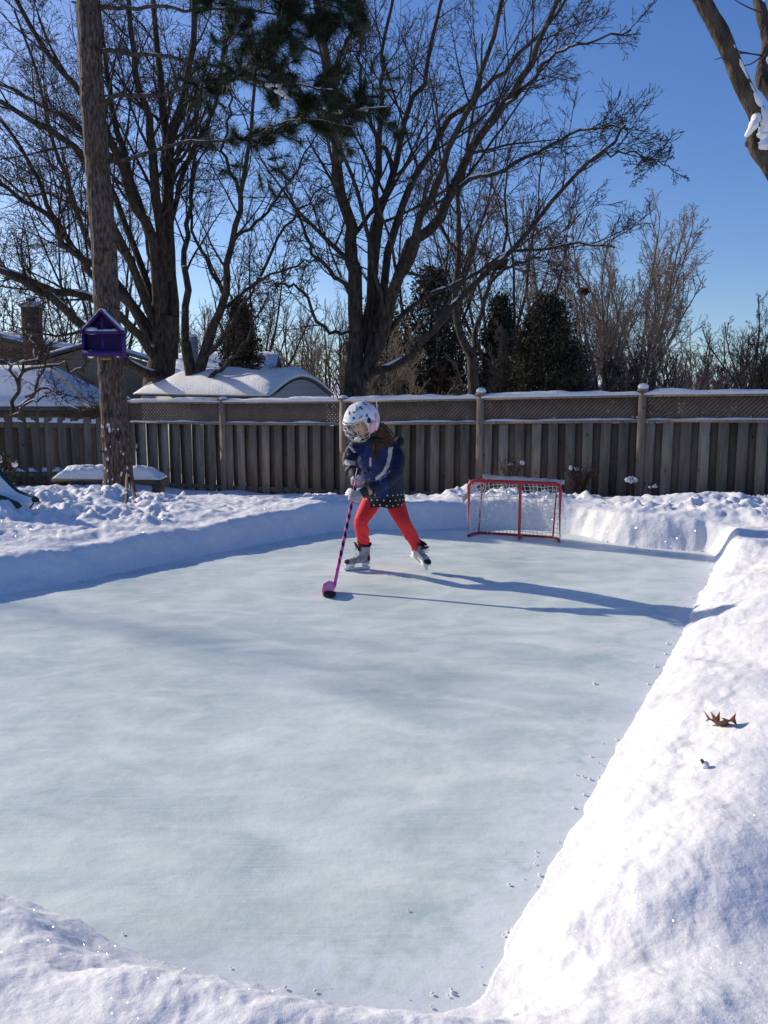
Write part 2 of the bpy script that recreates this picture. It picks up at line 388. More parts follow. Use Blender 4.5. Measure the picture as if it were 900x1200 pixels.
# the ice: a finely divided sheet reaching under the banks
x0, x1, y0, y1 = poly[:,0].min()-.3, poly[:,0].max()+.3, poly[:,1].min()-.3, poly[:,1].max()+.3
gx, gy = np.meshgrid(np.arange(x0, x1, .05), np.arange(y0, y1, .05), indexing='ij')
gd = sdist(gx, gy, poly_s); gz = .004*fbm(gx*1.3, gy*1.3, 3, 81)
keep = gd < .35; mb = MB(); nx, ny = gx.shape
ii, jj = np.meshgrid(np.arange(nx-1), np.arange(ny-1), indexing='ij')
ok = keep[:-1,:-1] & keep[1:,:-1] & keep[1:,1:] & keep[:-1,1:]
ii, jj = ii[ok], jj[ok]; k = ii*ny+jj
mb.add(np.stack([gx,gy,gz],-1).reshape(-1,3), np.stack([k, k+ny, k+ny+1, k+1], -1))
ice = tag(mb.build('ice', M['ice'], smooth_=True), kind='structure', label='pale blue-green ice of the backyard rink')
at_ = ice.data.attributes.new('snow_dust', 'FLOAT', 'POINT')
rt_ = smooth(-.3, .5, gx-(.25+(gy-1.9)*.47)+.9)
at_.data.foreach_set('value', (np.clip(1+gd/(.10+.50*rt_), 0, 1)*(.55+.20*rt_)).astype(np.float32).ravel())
# loose crumbs of snow broken off the banks
rg_ = np.random.default_rng(7); mb = MB(); cnt = 0
while cnt < 170:
    i = rg_.integers(0, len(poly_s)); a = poly_s[i]; p = a + rg_.normal(size=2)*np.array([.05,.05]) if rg_.random() < .96 else a + rg_.normal(size=2)*.3
    if not (-3.2 < p[0] < 3.4 and 1.7 < p[1] < 8.5): continue
    dd = float(sdist(np.array([p[0]]), np.array([p[1]]), poly_s)[0])
    if dd > .02: continue
    r = rg_.uniform(.002,.007)*(1.4 if p[1] > 4 else .8); V = rg_.normal(size=(8,3)); 
    mb.ellipsoid((p[0], p[1], r*.35+.002), (r*rg_.uniform(.8,1.4), r, r*rg_.uniform(.5,.9)), R=Matrix.Rotation(rg_.random()*6,3,'Z'), nu=6, nv=4); cnt += 1
tag(mb.build('snow_crumbs', M['snow_soft']), kind='stuff', label='small crumbs of snow strewn along the edge of the ice')
# ================================================================ fences
random.seed(4); np.random.seed(4)
FA, FB = np.array([2.575, 13.0]), np.array([-1.665, 14.8])
fdir = nrm(np.append(FB-FA, 0))[:2]              # runs to the left
def on_line(px, A=FA, d=fdir):
    k = (px-450)/F_PX                            # horizontal bearing, roughly x = k*depth(at eye height)
    k = k/ cp if False else k
    t = (k*A[1]-A[0])/(d[0]-k*d[1]); return A + d*t
def fz(px, py):                                  # height of an image point on the fence line
    p = on_line(px); return at(px, py, p[1])[2]
cap_z = lambda p: np.interp(p[1], [12, 13.0, 14.8, 16.1], [fz(900,459), fz(656,464), fz(333,471), fz(160,470)])
def ground_line(p): return hz(p[0], p[1])
post_px = [150, 263, 403, 563, 751, 975]
posts = [on_line(p) for p in post_px]
def snow_strip(mb, A, B, zf, w, h, seed, off=0.0, step=.07, irr=.3):
    """rounded strip of snow lying on a rail from A to B (xy), zf(p) gives the rail top"""
    L = np.linalg.norm(B-A); n = max(4, int(L/step)); rg = []; d = (B-A)/L; nn = np.array([d[1], -d[0]])
    if nn[1] > 0: nn = -nn
    for k in range(n+1):
        p = A+(B-A)*k/n; s_ = L*k/n
        hh = h*(1+irr*2*float(fbm(np.array([s_*2.5+seed]), np.array([seed*3.1]), 3, 7)[0]))
        hh *= min(1, .35+min(k, n-k)*.35); ww = w/2*(1+.12*float(fbm(np.array([s_*4+seed]), np.array([1.7]), 2, 9)[0]))
        z = zf(p); r = []
        for a in np.linspace(-.15, math.pi+.15, 9):
            q = p + nn*(ww*math.cos(a)*1.06+off); r.append([q[0], q[1], z + max(-.006, hh*math.sin(a)**.6 if math.sin(a) > 0 else -.006)])
        rg.append(r)
    mb.rings(rg)
fence_root = empty('wooden_fence', (*posts[3], hz(*posts[3])), 'long grey board fence with lattice top and snow along its cap rail', 'fence')
nn = np.array([fdir[1], -fdir[0]]); nn = nn if nn[1] < 0 else -nn     # towards the camera
ang = math.atan2(fdir[1], fdir[0])
LAT, MID = .33, .05
for i, p in enumerate(posts):
    zc = cap_z(p); g = ground_line(p)-.3
    tall = i in (3, 4, 5)
    top = zc + (.04 if tall else .02)
    m = MB(); q = p + nn*.008
    m.box((*q, (g+top)/2), (.105, .105, top-g), rz=ang)
    po = m.build('post', M['fence'], fence_root)
    m = MB(); m.box((*q, top+.014), (.14, .14, .026), rz=ang)
    if tall: m.box((*q, top+.042), (.09, .09, .03), rz=ang)
    m.build('post_cap', M['fence'], po)
    m = MB(); m.ellipsoid((*q, top+(.062 if tall else .03)), (.075, .075, .05 if tall else .04)); m.build('snow', M['snow_soft'], po, smooth_=True)
for i in range(len(posts)-1):
    A, B = posts[i], posts[i+1]; L = np.linalg.norm(B-A); d = (B-A)/L
    zA, zB = cap_z(A), cap_z(B); zc = lambda p, A=A, L=L, zA=zA, zB=zB: zA+(zB-zA)*np.linalg.norm(p-A)/L
    A1, B1 = A+d*.056, B-d*.056
    # boards: front and back faces alternate; back ones coloured darker for the recess shade
    m = MB(); n = int(round((L-.11)/.122)); pitch = (L-.11)/n
    for k in range(n):
        c = A1 + d*(k+.5)*pitch; front = k % 2 == 0
        q = c + nn*(.036 if front else -.036); zt = zc(c)-LAT-MID-.012 + random.uniform(-.013,.010); zb = hz(*c)-.12
        w = .138 if front else .168
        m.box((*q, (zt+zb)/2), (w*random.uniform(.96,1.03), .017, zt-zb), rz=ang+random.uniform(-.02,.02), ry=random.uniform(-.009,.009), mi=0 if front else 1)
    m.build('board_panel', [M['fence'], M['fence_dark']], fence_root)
    # rails
    def beam(a, b, za, zb, w, h, name, mt=M['fence'], off=0):
        mm = MB(); mm.beam((*(a+nn*off), za), (*(b+nn*off), zb), w, h); return mm.build(name, mt, fence_root)
    r1 = beam(A1, B1, zc(A1)-.02, zc(B1)-.02, .13, .036, 'cap_rail')
    r2 = beam(A1, B1, zc(A1)-LAT-.045, zc(B1)-LAT-.045, .12, .04, 'middle_rail')
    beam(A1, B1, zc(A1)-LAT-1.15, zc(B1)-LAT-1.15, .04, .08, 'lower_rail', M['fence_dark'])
    sm = MB(); snow_strip(sm, A+d*.02, B-d*.02, lambda p: zc(p)-.002, .145, .058, i*7.3, irr=.4); sm.build('snow', M['snow_soft'], r1, smooth_=True)
    sm = MB(); snow_strip(sm, A1, B1, lambda p: zc(p)-LAT-.025, .10, .024, i*5.1+3, irr=.6, off=.0); sm.build('snow', M['snow_soft'], r2, smooth_=True)
    # lattice
    m = MB(); lt, lb = -.04, -LAT-.022; Hh = lt-lb; st = .062
    for s in (1, -1):
        u = -Hh
        while u < L-.11:
            a0, a1 = u, u+Hh; t0 = max(0, -a0/Hh); t1 = min(1, (L-.11-a0)/Hh)
            if t1 > t0+.02:
                pts = []
                for t in (t0, t1):
                    q = A1 + d*(a0+t*Hh); zz = zc(q)+(lb+t*Hh if s > 0 else lt-t*Hh); pts.append((*(q+nn*.006*s), zz))
                m.beam(pts[0], pts[1], .030, .008, up=(*nn, 0)) if False else m.beam(pts[0], pts[1], .008, .030, up=np.cross(nrm(np.array(pts[1])-np.array(pts[0])), (*nn,0)))
            u += st
    m.build('lattice', M['lattice'], fence_root)

# the lower side fence on the left, boards with gaps, no lattice
CA = posts[0] + np.array([.05, -.12]); CB = np.array([-7.6, 14.6])
d2 = (CB-CA)/np.linalg.norm(CB-CA); n2 = np.array([-d2[1], d2[0]]); n2 = n2 if n2[1] < 0 else -n2; ang2 = math.atan2(d2[1], d2[0])
side_root = empty('picket_fence', (*CA, hz(*CA)), 'lower dark board fence with open gaps, left of the pine trunk', 'fence')
L2 = np.linalg.norm(CB-CA)
zt2 = lambda p: at(60, 487, 1.0)[2]*0 + np.interp(p[0], [-7.6, -6.4, -4.7], [.83, .82, .74])
m = MB(); k = 0; u = .06
while u < L2:
    c = CA + d2*u + n2*.03; zt = zt2(c)+random.uniform(-.012,.012); zb = hz(*c)-.05 + random.uniform(0,.02)
    m.box((*c, (zt+zb)/2), (.135, .018, zt-zb), rz=ang2+random.uniform(-.03,.03), ry=random.uniform(-.006,.006)); u += .213; k += 1
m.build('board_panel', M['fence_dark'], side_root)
for zz, nm in ((-.13, 'top_rail'), (-.98, 'lower_rail')):
    m = MB(); m.beam((*CA, zt2(CA)+zz), (*CB, zt2(CB)+zz), .045, .085); r = m.build(nm, M['fence_dark'], side_root)
    m = MB(); snow_strip(m, CA, CB, lambda p: zt2(p)+zz+.04, .075, .065, 3.3+zz, irr=.2); m.build('snow', M['snow_soft'], r, smooth_=True)
m = MB()
u = .165
while u < L2:
    c = CA + d2*u - n2*.04; zt = zt2(c)-.16; zb = hz(*c)+.02
    m.box((*c, (zt+zb)/2), (.155, .018, zt-zb+.06), rz=ang2, mi=0); u += .213
m.build('back_board_panel', M['fence_dark'], side_root)
for u in (0.0, 1.9, 3.6):
    c = CA+d2*u-n2*.09; m = MB(); m.box((*c, (zt2(c)-.1+hz(*c))/2-.1), (.1,.1, zt2(c)+.05-hz(*c)), rz=ang2); m.build('post', M['fence_dark'], side_root)

# ================================================================ trees
def resample(P, n): return catmull(P, n)
def sprout(P, R, K, rng, ang=(25,60), lenf=(.3,.6), n=7, wig=.12, trop=.06, rf=.55, t0=.2, rmin=.003, length=None, flat=0.0, tpow=1.0):
    """K children on every parent; P (T,m,3) R (T,m) -> children (T*K,n,3), radii"""
    T, m, _ = P.shape
    seg = np.linalg.norm(np.diff(P, axis=1), axis=2).sum(1) if length is None else length
    t = t0 + (1-t0-.02)*((np.arange(K)[None]+rng.random((T,K)))/K)**tpow
    f = t*(m-1); k = np.minimum(f.astype(int), m-2); u = (f-k)[..., None]; ti = np.arange(T)[:, None]
    base = P[ti, k]*(1-u)+P[ti, k+1]*u; tan = P[ti, k+1]-P[ti, k]; tan /= np.linalg.norm(tan, axis=2, keepdims=True)+1e-12
    br = R[ti, k]*(1-u[...,0])+R[ti, k+1]*u[...,0]
    rnd = rng.normal(size=(T,K,3)); rnd[...,2] *= (1-flat); side = rnd-(rnd*tan).sum(-1, keepdims=True)*tan; side /= np.linalg.norm(side, axis=2, keepdims=True)+1e-12
    a = np.radians(rng.uniform(ang[0], ang[1], (T,K)))[..., None]
    dr = tan*np.cos(a)+side*np.sin(a)
    ln = seg[:, None]*rng.uniform(lenf[0], lenf[1], (T,K))*(1.15-.75*t)
    dr = dr.reshape(-1,3); base = base.reshape(-1,3); ln = ln.reshape(-1); br = br.reshape(-1)
    out = [base]; step = (ln/(n-1))[:, None]
    for _ in range(n-1):
        dr = dr + rng.normal(size=dr.shape)*wig + np.array([0,0,trop]); dr /= np.linalg.norm(dr, axis=1, keepdims=True)
        out.append(out[-1]+dr*step)
    Q = np.stack(out, 1); r0 = np.maximum(br*rf, rmin)
    return Q, np.maximum(r0[:, None]*np.linspace(1, .25, n)[None], rmin*.7)
def limb(pts, D0, D1, r0, r1, n=18, wig=.0, rng=None):
    """pts are photo points, distance runs D0..D1 along the limb, width tapers r0..r1"""
    D = np.linspace(D0, D1, len(pts)); P = resample([at(x, y, d) for (x, y), d in zip(pts, D)], n)
    if rng is not None and wig: P[1:-1] += rng.normal(size=(n-2,3))*wig
    R = (r0*(1-np.linspace(0,1,n))**1.1*(1-r1/r0)+r1)*.86
    return P, R
def limb_snow(mb, P, R, rng, amount=.5, hgt=.6):
    Q = catmull(P, 70); RR_ = np.interp(np.linspace(0,1,70), np.linspace(0,1,len(R)), R)
    tan = np.gradient(Q, axis=0); tan /= np.linalg.norm(tan, axis=1, keepdims=True)
    ph = rng.random()*100
    msk = (fbm(np.arange(70)*.22+ph, np.zeros(70)+ph, 3, 5) + amount - .95*np.abs(tan[:,2])**2) > .02
    i = 0
    while i < 70:
        if msk[i]:
            j = i
            while j < 69 and msk[j+1]: j += 1
            if j-i >= 2:
                idx = np.arange(i, j+1); e = np.sin(np.linspace(.15, math.pi-.15, len(idx)))**.5
                c = Q[idx].copy(); c += nrm([-.1,-.35,1])*(RR_[idx]*(.55+.3*hgt*e))[:,None]; r = np.maximum(RR_[idx]*.70*e, .006)
                mb.tubes(c[None], r[None], 8, cap=False)
            i = j+1
        else: i += 1
def root_flare(P, R, g, fl=1.25):
    return P, R
def bare_tree(name, label, cat, limbs, K=(12,8,5,3), seed=1, bark='maple_bark', twig='twig', snow=.35, group=None, lens=((.25,.5),(.35,.65),(.4,.8),(.45,.9)), trunk=None, rmin=.0045, trop=.05, wig=.075, sides=(10,6,4,3), extra=None, ang=(25,60), snow_min=.03):
    rng = np.random.default_rng(seed)
    base = (trunk or limbs)[0][0][0]; g = hz(base[0], base[1])
    root = empty(name, (base[0], base[1], g), label, cat, group)
    m = MB(); sn = MB()
    for P, R in (trunk or []): m.tubes(P[None], R[None], 14); 
    for P, R in (trunk or []): limb_snow(sn, P, R, rng, snow*.5)
    for P, R in limbs:
        m.tubes(P[None], R[None], sides[0])
        if R[0] > snow_min and snow > 0: limb_snow(sn, P, R, rng, snow)
    nmax = max(len(p) for p, _ in limbs)
    LP = np.stack([catmull(p, nmax) for p, _ in limbs]); LR = np.stack([np.interp(np.linspace(0,1,nmax), np.linspace(0,1,len(r)), r) for _, r in limbs])
    P1, R1 = sprout(LP, LR, K[0], rng, ang=ang, lenf=lens[0], n=9, wig=wig, trop=trop, rmin=rmin*1.8, t0=.25, rf=.38)
    m.tubes(P1, R1, sides[1])
    m.build('trunk', M[bark], root, smooth_=True)
    t = MB(); P, R = P1, R1
    for l, k in enumerate(K[1:]):
        P, R = sprout(P, R, k, rng, ang=(20,65), lenf=lens[l+1], n=(6,5,4)[l], wig=wig*1.2, trop=trop*.6, rmin=rmin, t0=.15, rf=.5)
        t.tubes(P, R, (4,3,3)[l])
    t.build('twigs', M[twig], root)
    if sn.n: sn.build('snow', M['snow_soft'], root, smooth_=True)
    return root, (P, R)

def trk(pts, D, r0, r1, gx=None, n=16):
    """trunk from the ground up through photo points"""
    P = [at(x, y, D) for x, y in pts]; p0 = P[0]; g = hz(p0[0], p0[1])-.15
    base = np.array([p0[0]+(p0[0]-P[1][0])*.1, p0[1], g]); P = catmull([base]+P, n)
    R = np.interp(np.linspace(0,1,n), [0, .12, 1], [r0*1.35, r0, r1]); return P, R

# ---- big maple on the left, behind the shed
D = 20.5
mL = [([(192,400),(190,300),(182,220),(176,150),(160,83),(148,-30)], D, D-1.5, .17, .05),
      ([(200,420),(198,300),(195,217),(193,150),(187,83),(176,-40)], D, D+1, .20, .06),
      ([(196,330),(196,230),(200,165),(213,117),(227,50),(229,-50)], D-.2, D-.5, .16, .06),
      ([(188,400),(180,290),(158,235),(137,180),(110,130),(80,92),(45,45),(8,-20)], D, D-3, .15, .04),
      ([(190,340),(170,260),(147,187),(133,133),(123,60),(112,-20)], D, D-1, .12, .04),
      ([(186,390),(150,300),(125,250),(97,180),(50,147),(0,117),(-50,90)], D, D-3.5, .12, .04),
      ([(186,370),(150,270),(97,157),(47,123),(0,97),(-40,70)], D, D+2, .10, .03),
      ([(185,400),(140,345),(108,322),(93,298),(67,263),(53,233),(33,187),(0,140)], D, D-2, .12, .035),
      ([(184,395),(120,310),(100,277),(80,217),(60,160),(43,87),(17,13)], D, D+1.5, .10, .03),
      ([(184,410),(130,325),(80,293),(60,257),(30,237),(0,217),(-40,200)], D, D-3, .11, .03),
      ([(186,425),(150,380),(107,350),(63,340),(33,328),(0,312),(-50,300)], D-.2, D-4, .12, .05),
      ([(186,440),(150,425),(97,382),(60,350),(27,330),(0,318),(-60,295)], D-.4, D-5, .13, .05),
      ([(190,300),(215,200),(250,130),(262,60),(270,-10)], D, D+1, .08, .03),
      ([(196,420),(170,350),(150,305),(110,260),(60,225),(33,230),(0,205)], D, D+2, .08, .03)]
rng0 = np.random.default_rng(8)
limbs = [limb(p, a, b, r0, r1, n=20, wig=.02, rng=rng0) for p, a, b, r0, r1 in mL]
bare_tree('maple_tree', 'huge bare many-stemmed maple rising behind the snowy shed, left of centre', 'tree', limbs, K=(11,7,5,3), seed=11,
          trunk=[trk([(186,455),(190,425),(196,370)], D, .40, .26)], snow=.28, rmin=.0055)
# ---- slimmer maple between the two big ones
D = 19.0
ml = [([(217,400),(216,343),(214,300),(222,250),(227,200),(232,130),(245,60)], D, D+1, .10, .02),
      ([(233,433),(250,377),(263,343),(268,300),(280,253),(284,200),(297,140),(300,60)], D, D-1, .12, .03),
      ([(237,425),(262,395),(290,350),(310,325),(345,312),(372,300)], D, D-2, .05, .015),
      ([(262,345),(240,300),(224,262),(228,200),(250,160)], D, D+1, .05, .02),
      ([(258,360),(300,330),(330,270),(365,230),(390,215)], D, D+1, .05, .015),
      ([(272,285),(310,250),(345,205),(375,150)], D, D+1, .05, .015),
      ([(240,445),(262,430),(285,405),(300,370),(325,330)], D-.5, D-1.5, .06, .015),
      ([(282,230),(262,180),(270,120),(262,60)], D, D, .05, .015)]
limbs = [limb(p, a, b, r0, r1, n=18, wig=.03, rng=rng0) for p, a, b, r0, r1 in ml]
bare_tree('maple_tree', 'slimmer twin-stemmed bare maple between the two big maples, above the shed roof', 'tree', limbs, K=(9,6,4,3), seed=12,
          trunk=[trk([(225,455),(224,440),(217,400)], D, .15, .11), trk([(228,455),(232,440),(250,380)], D, .14, .11)], snow=.25, rmin=.005)
# ---- big maple in the centre
D = 18.0
mc = [([(415,430),(415,340),(413,300),(408,262),(396,215),(393,133),(383,60),(366,-40)], D, D-1, .19, .07),
      ([(398,190),(392,110),(397,67),(410,43),(430,-10)], D-.4, D-1, .09, .03),
      ([(425,440),(445,400),(460,345),(468,325),(483,300),(490,262),(510,215),(540,150),(563,90),(590,-10)], D, D-2, .15, .04),
      ([(432,425),(437,330),(436,280),(445,245),(462,200),(472,150),(490,108),(502,70),(522,-20)], D, D+1.5, .13, .04),
      ([(420,420),(441,300),(443,240),(443,167),(447,117),(450,67),(462,-20)], D, D+1, .10, .035),
      ([(450,380),(475,300),(513,258),(533,220),(563,160),(600,115),(627,70),(640,30),(662,-20)], D, D-2.5, .14, .035),
      ([(440,390),(463,267),(487,207),(517,157),(567,107),(600,73),(650,20),(670,-15)], D, D+2, .10, .03),
      ([(428,444),(450,434),(473,423),(497,400),(517,373),(533,353),(567,322),(597,297),(643,240),(677,200),(723,163),(733,147)], D, D-3.5, .105, .02),
      ([(445,405),(487,353),(533,333),(580,305),(630,292),(690,285),(720,290)], D, D-2, .06, .015),
      ([(415,350),(400,330),(377,310),(362,285),(345,240),(325,200)], D, D-1, .06, .02),
      ([(414,390),(380,385),(352,340),(330,335),(300,325)], D, D-1.5, .05, .015),
      ([(440,410),(452,367),(440,330),(420,240),(400,170),(360,120),(330,60)], D, D-1.5, .07, .02),
      ([(533,220),(570,205),(610,190),(660,160),(700,150),(735,150)], D-1.2, D-3, .05, .015),
      ([(563,160),(600,118),(640,75),(680,50),(740,35)], D-1.5, D-2, .05, .015),
      ([(677,200),(720,178),(760,185),(785,195)], D-3.2, D-4, .025, .008),
      ([(460,200),(430,130),(420,60),(420,-10)], D+.5, D, .06, .02)]
limbs = [limb(p, a, b, r0, r1, n=20, wig=.03, rng=rng0) for p, a, b, r0, r1 in mc]
bare_tree('maple_tree', 'big spreading bare maple behind the fence post left of the skater, limbs reaching far right', 'tree', limbs, K=(11,7,4,2), seed=13,
          trunk=[trk([(415,462),(415,440),(415,400)], D, .22, .17), trk([(420,462),(427,438),(442,405)], D, .16, .12)], snow=.38, rmin=.005)
# ---- tree with the snow-plastered forked trunk
D = 21.0
mf = [([(553,418),(540,392),(533,350),(537,300),(538,240),(548,180),(560,100),(565,40)], D, D, .12, .02),
      ([(553,418),(560,383),(573,333),(590,290),(592,230),(600,170)], D, D+1, .09, .02),
      ([(537,300),(515,260),(505,200),(500,140)], D, D+1, .06, .02),
      ([(573,333),(600,310),(640,300),(680,250)], D, D+1, .05, .015)]
limbs = [limb(p, a, b, r0, r1, n=16, wig=.03, rng=rng0) for p, a, b, r0, r1 in mf]
PB_ = np.stack([p for p, _ in limbs])
bare_tree('forked_tree', 'bare tree with snow-plastered forked trunk beside the round-capped fence post', 'tree', limbs, K=(9,6,5,3), seed=14, bark='maple_bark', twig='red_twig',
          trunk=[trk([(555,462),(554,440),(553,418)], D, .14, .12)], snow=.45, rmin=.0055, lens=((.25,.5),(.3,.6),(.35,.7),(.4,.8)))
# ---- procedural bare trees further back
def auto_tree(name, label, px, D, h, seed, nl=7, bark='pale_bark', twig='pale_twig', spread=(12,38), r=.12, K=(9,6,4), group=None, snow=.1, cat='tree', low=.12, rmin=None):
    rng = np.random.default_rng(seed); b = at(px, 450, D); g = hz(b[0], b[1]); b = np.array([b[0], b[1], g])
    th = h*low; tr = catmull([b-np.array([0,0,.2]), b+np.array([rng.normal()*.05,0,th*.5]), b+np.array([rng.normal()*.1,rng.normal()*.1,th])], 8)
    limbs = []
    for k in range(nl):
        az = 2*math.pi*(k+rng.random()*.7)/nl; a = rad(rng.uniform(*spread)) if k else rad(4)
        d = np.array([math.sin(a)*math.cos(az), math.sin(a)*math.sin(az), math.cos(a)]); ln = h*(1-low)*rng.uniform(.75,1.05)*(1 if a < .5 else .85)
        s = tr[-1-int(rng.integers(0,3))]; P = [s]
        for q in range(9):
            d = nrm(d+rng.normal(size=3)*.09+np.array([0,0,.05])); P.append(P[-1]+d*ln/9)
        limbs.append((catmull(P, 14), np.linspace(r*.6, .012, 14)))
    return bare_tree(name, label, cat, limbs, K=K, seed=seed, bark=bark, twig=twig, trunk=[(tr, np.linspace(r*1.25, r*.9, 8))], snow=snow, group=group,
                     rmin=rmin or .0045*D/18, lens=((.22,.42),(.3,.55),(.35,.65),(.4,.8)), ang=(18,45))
_, (PA_, _r) = auto_tree('bare_tree', 'pale fan-shaped bare tree behind the fence, right of the dark round cedar', 700, 27, 6.5, 21, nl=13, spread=(6,36), r=.11, K=(11,8,5), snow=.3)
auto_tree('bare_tree', 'pale vase-shaped bare tree rising above the right fence post', 755, 33, 8.1, 22, nl=15, spread=(5,34), K=(12,8,5), r=.10)
auto_tree('bare_tree', 'thin young bare tree standing alone near the right edge, behind the fence', 877, 24, 4.7, 23, nl=6, spread=(12,40), r=.045, K=(9,6,4,3), low=.35, rmin=.004, bark='maple_bark', twig='twig')
auto_tree('bare_tree', 'bare tree crown cut off by the right edge of the picture, above the fence', 925, 27, 5.0, 24, nl=7, spread=(15,45), r=.05, K=(9,6,4,3), rmin=.004, bark='maple_bark', twig='twig')
auto_tree('bare_tree', 'tall reddish bare tree filling the gap behind the big centre maple limbs', 505, 27, 9.5, 25, nl=7, twig='red_twig', bark='maple_bark', K=(10,7,4))
auto_tree('bare_tree', 'reddish bare tree with a dense twiggy top behind the snow-plastered forked tree', 600, 30, 9.8, 26, nl=8, twig='red_twig', bark='maple_bark', K=(10,7,4))
auto_tree('bare_tree', 'bare tree directly behind the round dark cedar, crown showing over it', 655, 34, 8.2, 27, nl=8, K=(9,7,4))
auto_tree('bare_tree', 'distant bare tree seen between the small spruce and the centre maple', 362, 40, 5.2, 28, nl=7, K=(8,6,3), r=.08)
auto_tree('bare_tree', 'bare tree behind the brick chimney at the left edge', 20, 38, 7.2, 29, nl=9, K=(9,6,4), bark='maple_bark', twig='twig')
auto_tree('bare_tree', 'bare tree between the brick chimney and the purple bird feeder', 75, 40, 6.6, 30, nl=8, K=(9,6,4), bark='maple_bark', twig='twig')
auto_tree('bare_tree', 'tall bare tree far behind the pine trunk', 130, 34, 11, 31, nl=8, K=(9,6,3), bark='maple_bark', twig='twig')
auto_tree('bare_tree', 'bare tree with its crown in the sky gap left of the centre maple', 300, 36, 8.5, 32, nl=8, K=(8,6,3), bark='maple_bark', twig='twig')
for i, (px, D_, h_) in enumerate([(470,24,3.9),(525,25,3.6),(640,25,3.3),(690,24,2.8),(735,26,3.2),(775,25,3.3),(812,27,3.2),(850,29,2.6),(590,24,3.4),(430,27,4.0)]):
    auto_tree('bare_shrub', ['tangled brown shrub behind the fence, just right of the centre maple trunk','tangled brown shrub behind the fence, left of the snow-plastered trunk',
      'brown shrub in front of the round dark cedar','brown shrub at the right foot of the round dark cedar','tangled shrub behind the fence, just left of the tall round-capped right post','tall twiggy shrub just right of the right fence post',
      'reddish brown shrub behind the fence midway between right post and edge','lowest brown shrub behind the fence near the thin young tree','brown shrub behind the fence straight above the goal','brown shrub hidden behind the centre maple trunk'][i],
      px, D_, h_, 50+i, nl=17, spread=(5,48), r=.03, K=(10,7,4), low=.04, bark=['pale_bark','maple_bark'][i % 2], twig=['pale_twig','red_twig','pale_twig'][i % 3], group='brown shrubs behind the fence', snow=0, cat='shrub', rmin=.0065)

# ---- evergreens
def cedar(name, label, px, D, top_py, w, seed, n=26000, size=.085, gap=.46, mt='cedar', cat='tree', low=.1, col=0, group=None, pw=.75):
    rng = np.random.default_rng(seed); b = at(px, 450, D); g = hz(b[0], b[1]); b = np.array([b[0], b[1], g]); h = at(px, top_py, D)[2]-g
    root = empty(name, b, label, cat, group)
    m = MB(); m.tubes(catmull([b-[0,0,.2], b+[0,0,h*.5], b+[0,0,h*.93]], 8)[None], np.linspace(.12, .015, 8)[None], 8)
    # boughs
    nb = 90; t = rng.random(nb)**.9; az = rng.random(nb)*2*math.pi
    prof = lambda t: w*np.minimum(1, (1-t)**pw*1.25)*(.55+.45*np.minimum(1, t/.12))
    st = b+np.stack([np.zeros(nb), np.zeros(nb), h*(low+(1-low)*t*.95)], 1); rr = prof(t)*rng.uniform(.8,1.15,nb)
    en = st+np.stack([rr*np.cos(az), rr*np.sin(az), rr*rng.uniform(-.15,.5,nb)], 1)
    P = np.stack([st*(1-u)+en*u+np.array([0,0,.06])*math.sin(u*3.1) for u in np.linspace(0,1,5)], 1); m.tubes(P, np.linspace(.03,.006,5)[None]*np.ones((nb,1)), 4)
    m.build('trunk', M['maple_bark'], root)
    # leaf sprays clustered on bough ends
    nc = 520; tc_ = rng.random(nc)**1.1; azc = rng.random(nc)*2*math.pi; rc = prof(tc_)*rng.uniform(.35,1.08,nc)
    cc = b+np.stack([rc*np.cos(azc), rc*np.sin(azc), h*(low+(1-low)*tc_)], 1); cs = rng.uniform(.10,.26,nc)*w/1.4
    k = rng.integers(0, nc, n); c = cc[k]+rng.normal(size=(n,3))*cs[k][:,None]*np.array([1,1,.8])
    d = nrm_rows(rng.normal(size=(n,3))+np.array([0,0,.5])); s = rng.normal(size=(n,3)); s = nrm_rows(np.cross(d, s))
    L_ = size*rng.uniform(.5,1.3,n)[:,None]; W_ = L_*.28
    V = np.stack([c-s*W_*.3, c+s*W_*.8+d*L_*.5, c+d*L_, c-s*W_*.8+d*L_*.5], 1).reshape(-1,3)
    m = MB(); m.add(V, np.arange(4*n).reshape(-1,4)); m.build('crown', M[mt], root)
    return root
def nrm_rows(v): return v/(np.linalg.norm(v, axis=1, keepdims=True)+1e-12)
cedar('cedar_tree', 'round-shouldered dark cedar behind the fence, right of the goal', 640, 23, 352, 1.12, 41, n=42000, gap=.4, low=0, pw=.55, size=.10)
cedar('cedar_tree', 'dark cedar just right of the snow-plastered forked trunk', 585, 27, 352, 1.0, 42, n=17000, low=0, size=.12)
cedar('cedar_tree', 'dark cedar between the centre maple and the forked trunk', 505, 25, 318, 1.3, 43, n=17000, low=0, size=.11, pw=.6)
cedar('cedar_tree', 'dark cedar directly behind the centre maple stems', 448, 26, 340, .95, 44, n=12000, low=0, size=.11, pw=.6)
cedar('spruce_tree', 'small pointed dark spruce standing above the shed roof', 283, 27, 352, .95, 45, n=26000, size=.10, low=.05)
cedar('cedar_tree', 'small dark cedar peeping over the fence at the right edge', 897, 30, 425, .8, 46, n=9000, low=0, size=.11)

